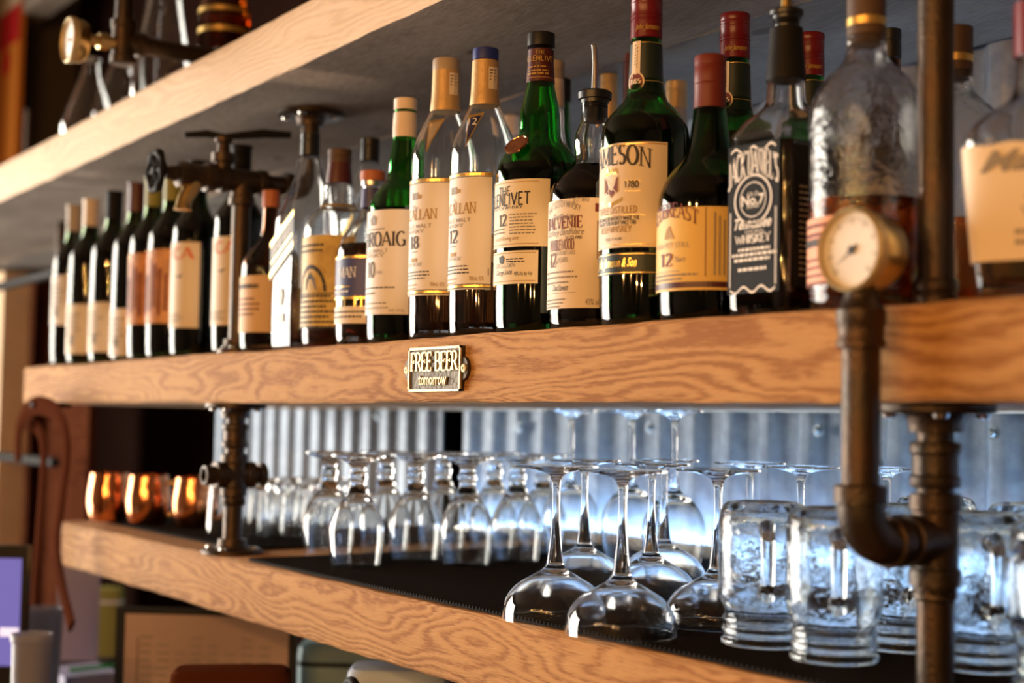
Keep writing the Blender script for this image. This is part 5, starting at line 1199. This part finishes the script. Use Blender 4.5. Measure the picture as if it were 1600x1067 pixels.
P_ = onY(128, 1046, .86); t = thing('receipt_stack', 'stack of white slips with a green pen near the cups', 'paper', (P_.x, .86, CZ+.001)); H = P_.z-CZ-.001
V, F = [], []; box(V, F, -.06, .06, -.05, .05, 0, H); mk('slips', V, F, 'paper_lilac', t, smooth=False)
V, F = tube([(.02, -.03, H+.005), (.055, .05, H+.012)], .004, 10); mk('pen', V, F, 'green_glass', t)
# ================================================================== on and above the top shelf at the left
UT = lambda X: .5290+.0065*(X+1.75)+.0012
def top_thing(px, Y): X = XatY(px, Y, .6); return X, UT(X)
def flask_glass(lbl, px, Y, prof, cat='flask', name='glass_flask', group='glass flasks on the top shelf'):
    X, z0 = top_thing(px, Y); s1 = pxm((X, Y, .65)); t = thing(name, lbl, cat, (X, Y, z0), group)
    P_ = chaikin([(prof[0][1]/s1, 0)]+[(h/s1, Zat(py, X, Y)-z0) for py, h in prof[1:]], 2); V, F = lathe(shell_profile(P_, .0022, .004), 44); mk('glass', V, F, 'clear', t)
    r = P_[-1][0]; z = P_[-1][1]; V, F = lathe([(r-.002, z-.001), (r+.003, z), (r+.0035, z+.003), (r, z+.005), (r-.0025, z+.004)], 40, closed=True); mk('rim', V, F, 'clear', t)
flask_glass('small conical glass flask near the left end of the top shelf', 140, .880, [(215, 42), (208, 44), (190, 42), (150, 28), (122, 16), (95, 13)])
flask_glass('tall glass carafe beside the amber bottle on the top shelf', 254, .885, [(170, 46), (160, 49), (120, 47), (70, 40), (20, 30), (-40, 22), (-70, 26)])
flask_glass('second conical glass flask behind the gauge on the top shelf', 186, .985, [(205, 40), (198, 42), (170, 40), (130, 27), (100, 15), (60, 12)])
X, z0 = top_thing(350, .935)
def q3(z): w_ = Vector((X, .935, z0+z)); return 533.5-FPX*w_.dot(_u)/w_.dot(_d)
s1 = pxm((X, .935, .6)); hb = .043*s1
b = bottle('amber whiskey bottle with gold bands on the top shelf', 350, .935, [(q3(0), hb-5), (q3(.005), hb), (q3(.15), hb), (q3(.175), hb*.9), (q3(.20), hb*.5), (q3(.22), hb*.36), (q3(.28), hb*.33)], 'amber_glass', q3(.14), 'amber_liquid', base=z0)
cap(b, cup_(q3(.27), q3(.30), hb*.37), 'cork_dark')
for y0, y1 in ((7, 14), (38, 46)): lab(b, y0, y1, -180, 180, 'gold_foil', 'gold_band')
# gauge on pipe at the upper left
XU, YU = XatY(192, .715, .55), .715; zU = Zat(66, XU, YU)
t = thing('pipe_support', 'dark pipe with a pressure gauge seen edge-on above the top shelf', 'pipe post')
tee(t, (XU, YU, zU), (0, 0, 1), (0, 1, 0)); pipe(t, [(XU, YU, zU+.03), (XU, YU, zU+.20)]); pipe(t, [(XU, YU+.03, zU), (XU, YU+.150, zU)])
elbow(t, (XU, YU+.185, zU), (0, -1, 0), (0, 0, -1), .022); pipe(t, [(XU, YU+.185, zU-.03), (XU, YU+.185, UT(XU)+.012)]); flange(t, XU, YU+.185, UT(XU), True, .036)
V, F = rod((XU, YU-.012, zU-.004), (XU, YU-.062, zU-.004), [(0, .010), (.012, .010), (.0125, .013), (.026, .013), (.0265, .008), (.05, .008)], 8); mk('gauge_stem', V, F, 'brass', t, smooth=False)
gauge(t, (XU, YU-.080, zU-.010), R=.034, depth=.018)
# poster, dark post and beam in the background
c = onY(6, 240, 1.30); t = thing('wall_poster', 'red and orange painted board at the upper left corner', 'sign', (0, 0, 0))
ex = Vector((1, 0, 0)); w1 = .50; zb = Zat(240, c.x, 1.30); obox('board', (c.x-.19, 1.32, zb-.10), w1, 1.0, .02, 'orange_paint', t, e=ex)
obox('red_field', (c.x-.19, 1.319, Zat(45, c.x, 1.3)-.045), w1, .13, .002, 'red_paint', t, e=ex); obox('cream_field', (c.x-.19, 1.319, Zat(8, c.x, 1.3)), w1, .30, .002, 'cream_paint', t, e=ex)
V, F = lathe([(0, 0), (.045, 0), (.045, .003), (0, .003)], 32); pz = onY(10, 98, 1.315); mk('red_disc', [(x+pz.x-.012, 1.318-z, y+pz.z) for x, y, z in V], F, 'red_paint', t)
P_ = onY(43, 235, 1.22); t = thing('pipe_rail', 'dark upright pipe rising from the top shelf beside the red board', 'pipe rail')
V, F = tube([(P_.x, 1.22, UT(P_.x)+.004), (P_.x, 1.22, .93)], .013, 20); mk('upright', V, F, 'iron', t); flange(t, P_.x, 1.22, UT(P_.x), True, .036); coupling(t, P_.x, 1.22, .70, .76, .018)
pA, pB = onY(60, 14, 1.36), onY(330, -60, 1.36)
slab2('roof_beam', 'grey wooden beam crossing above the flasks at the top left', 'beam', pA.x-.6, pB.x+.4, 1.33, 1.42, pA.z, pA.z+.06, 'wood_grey')
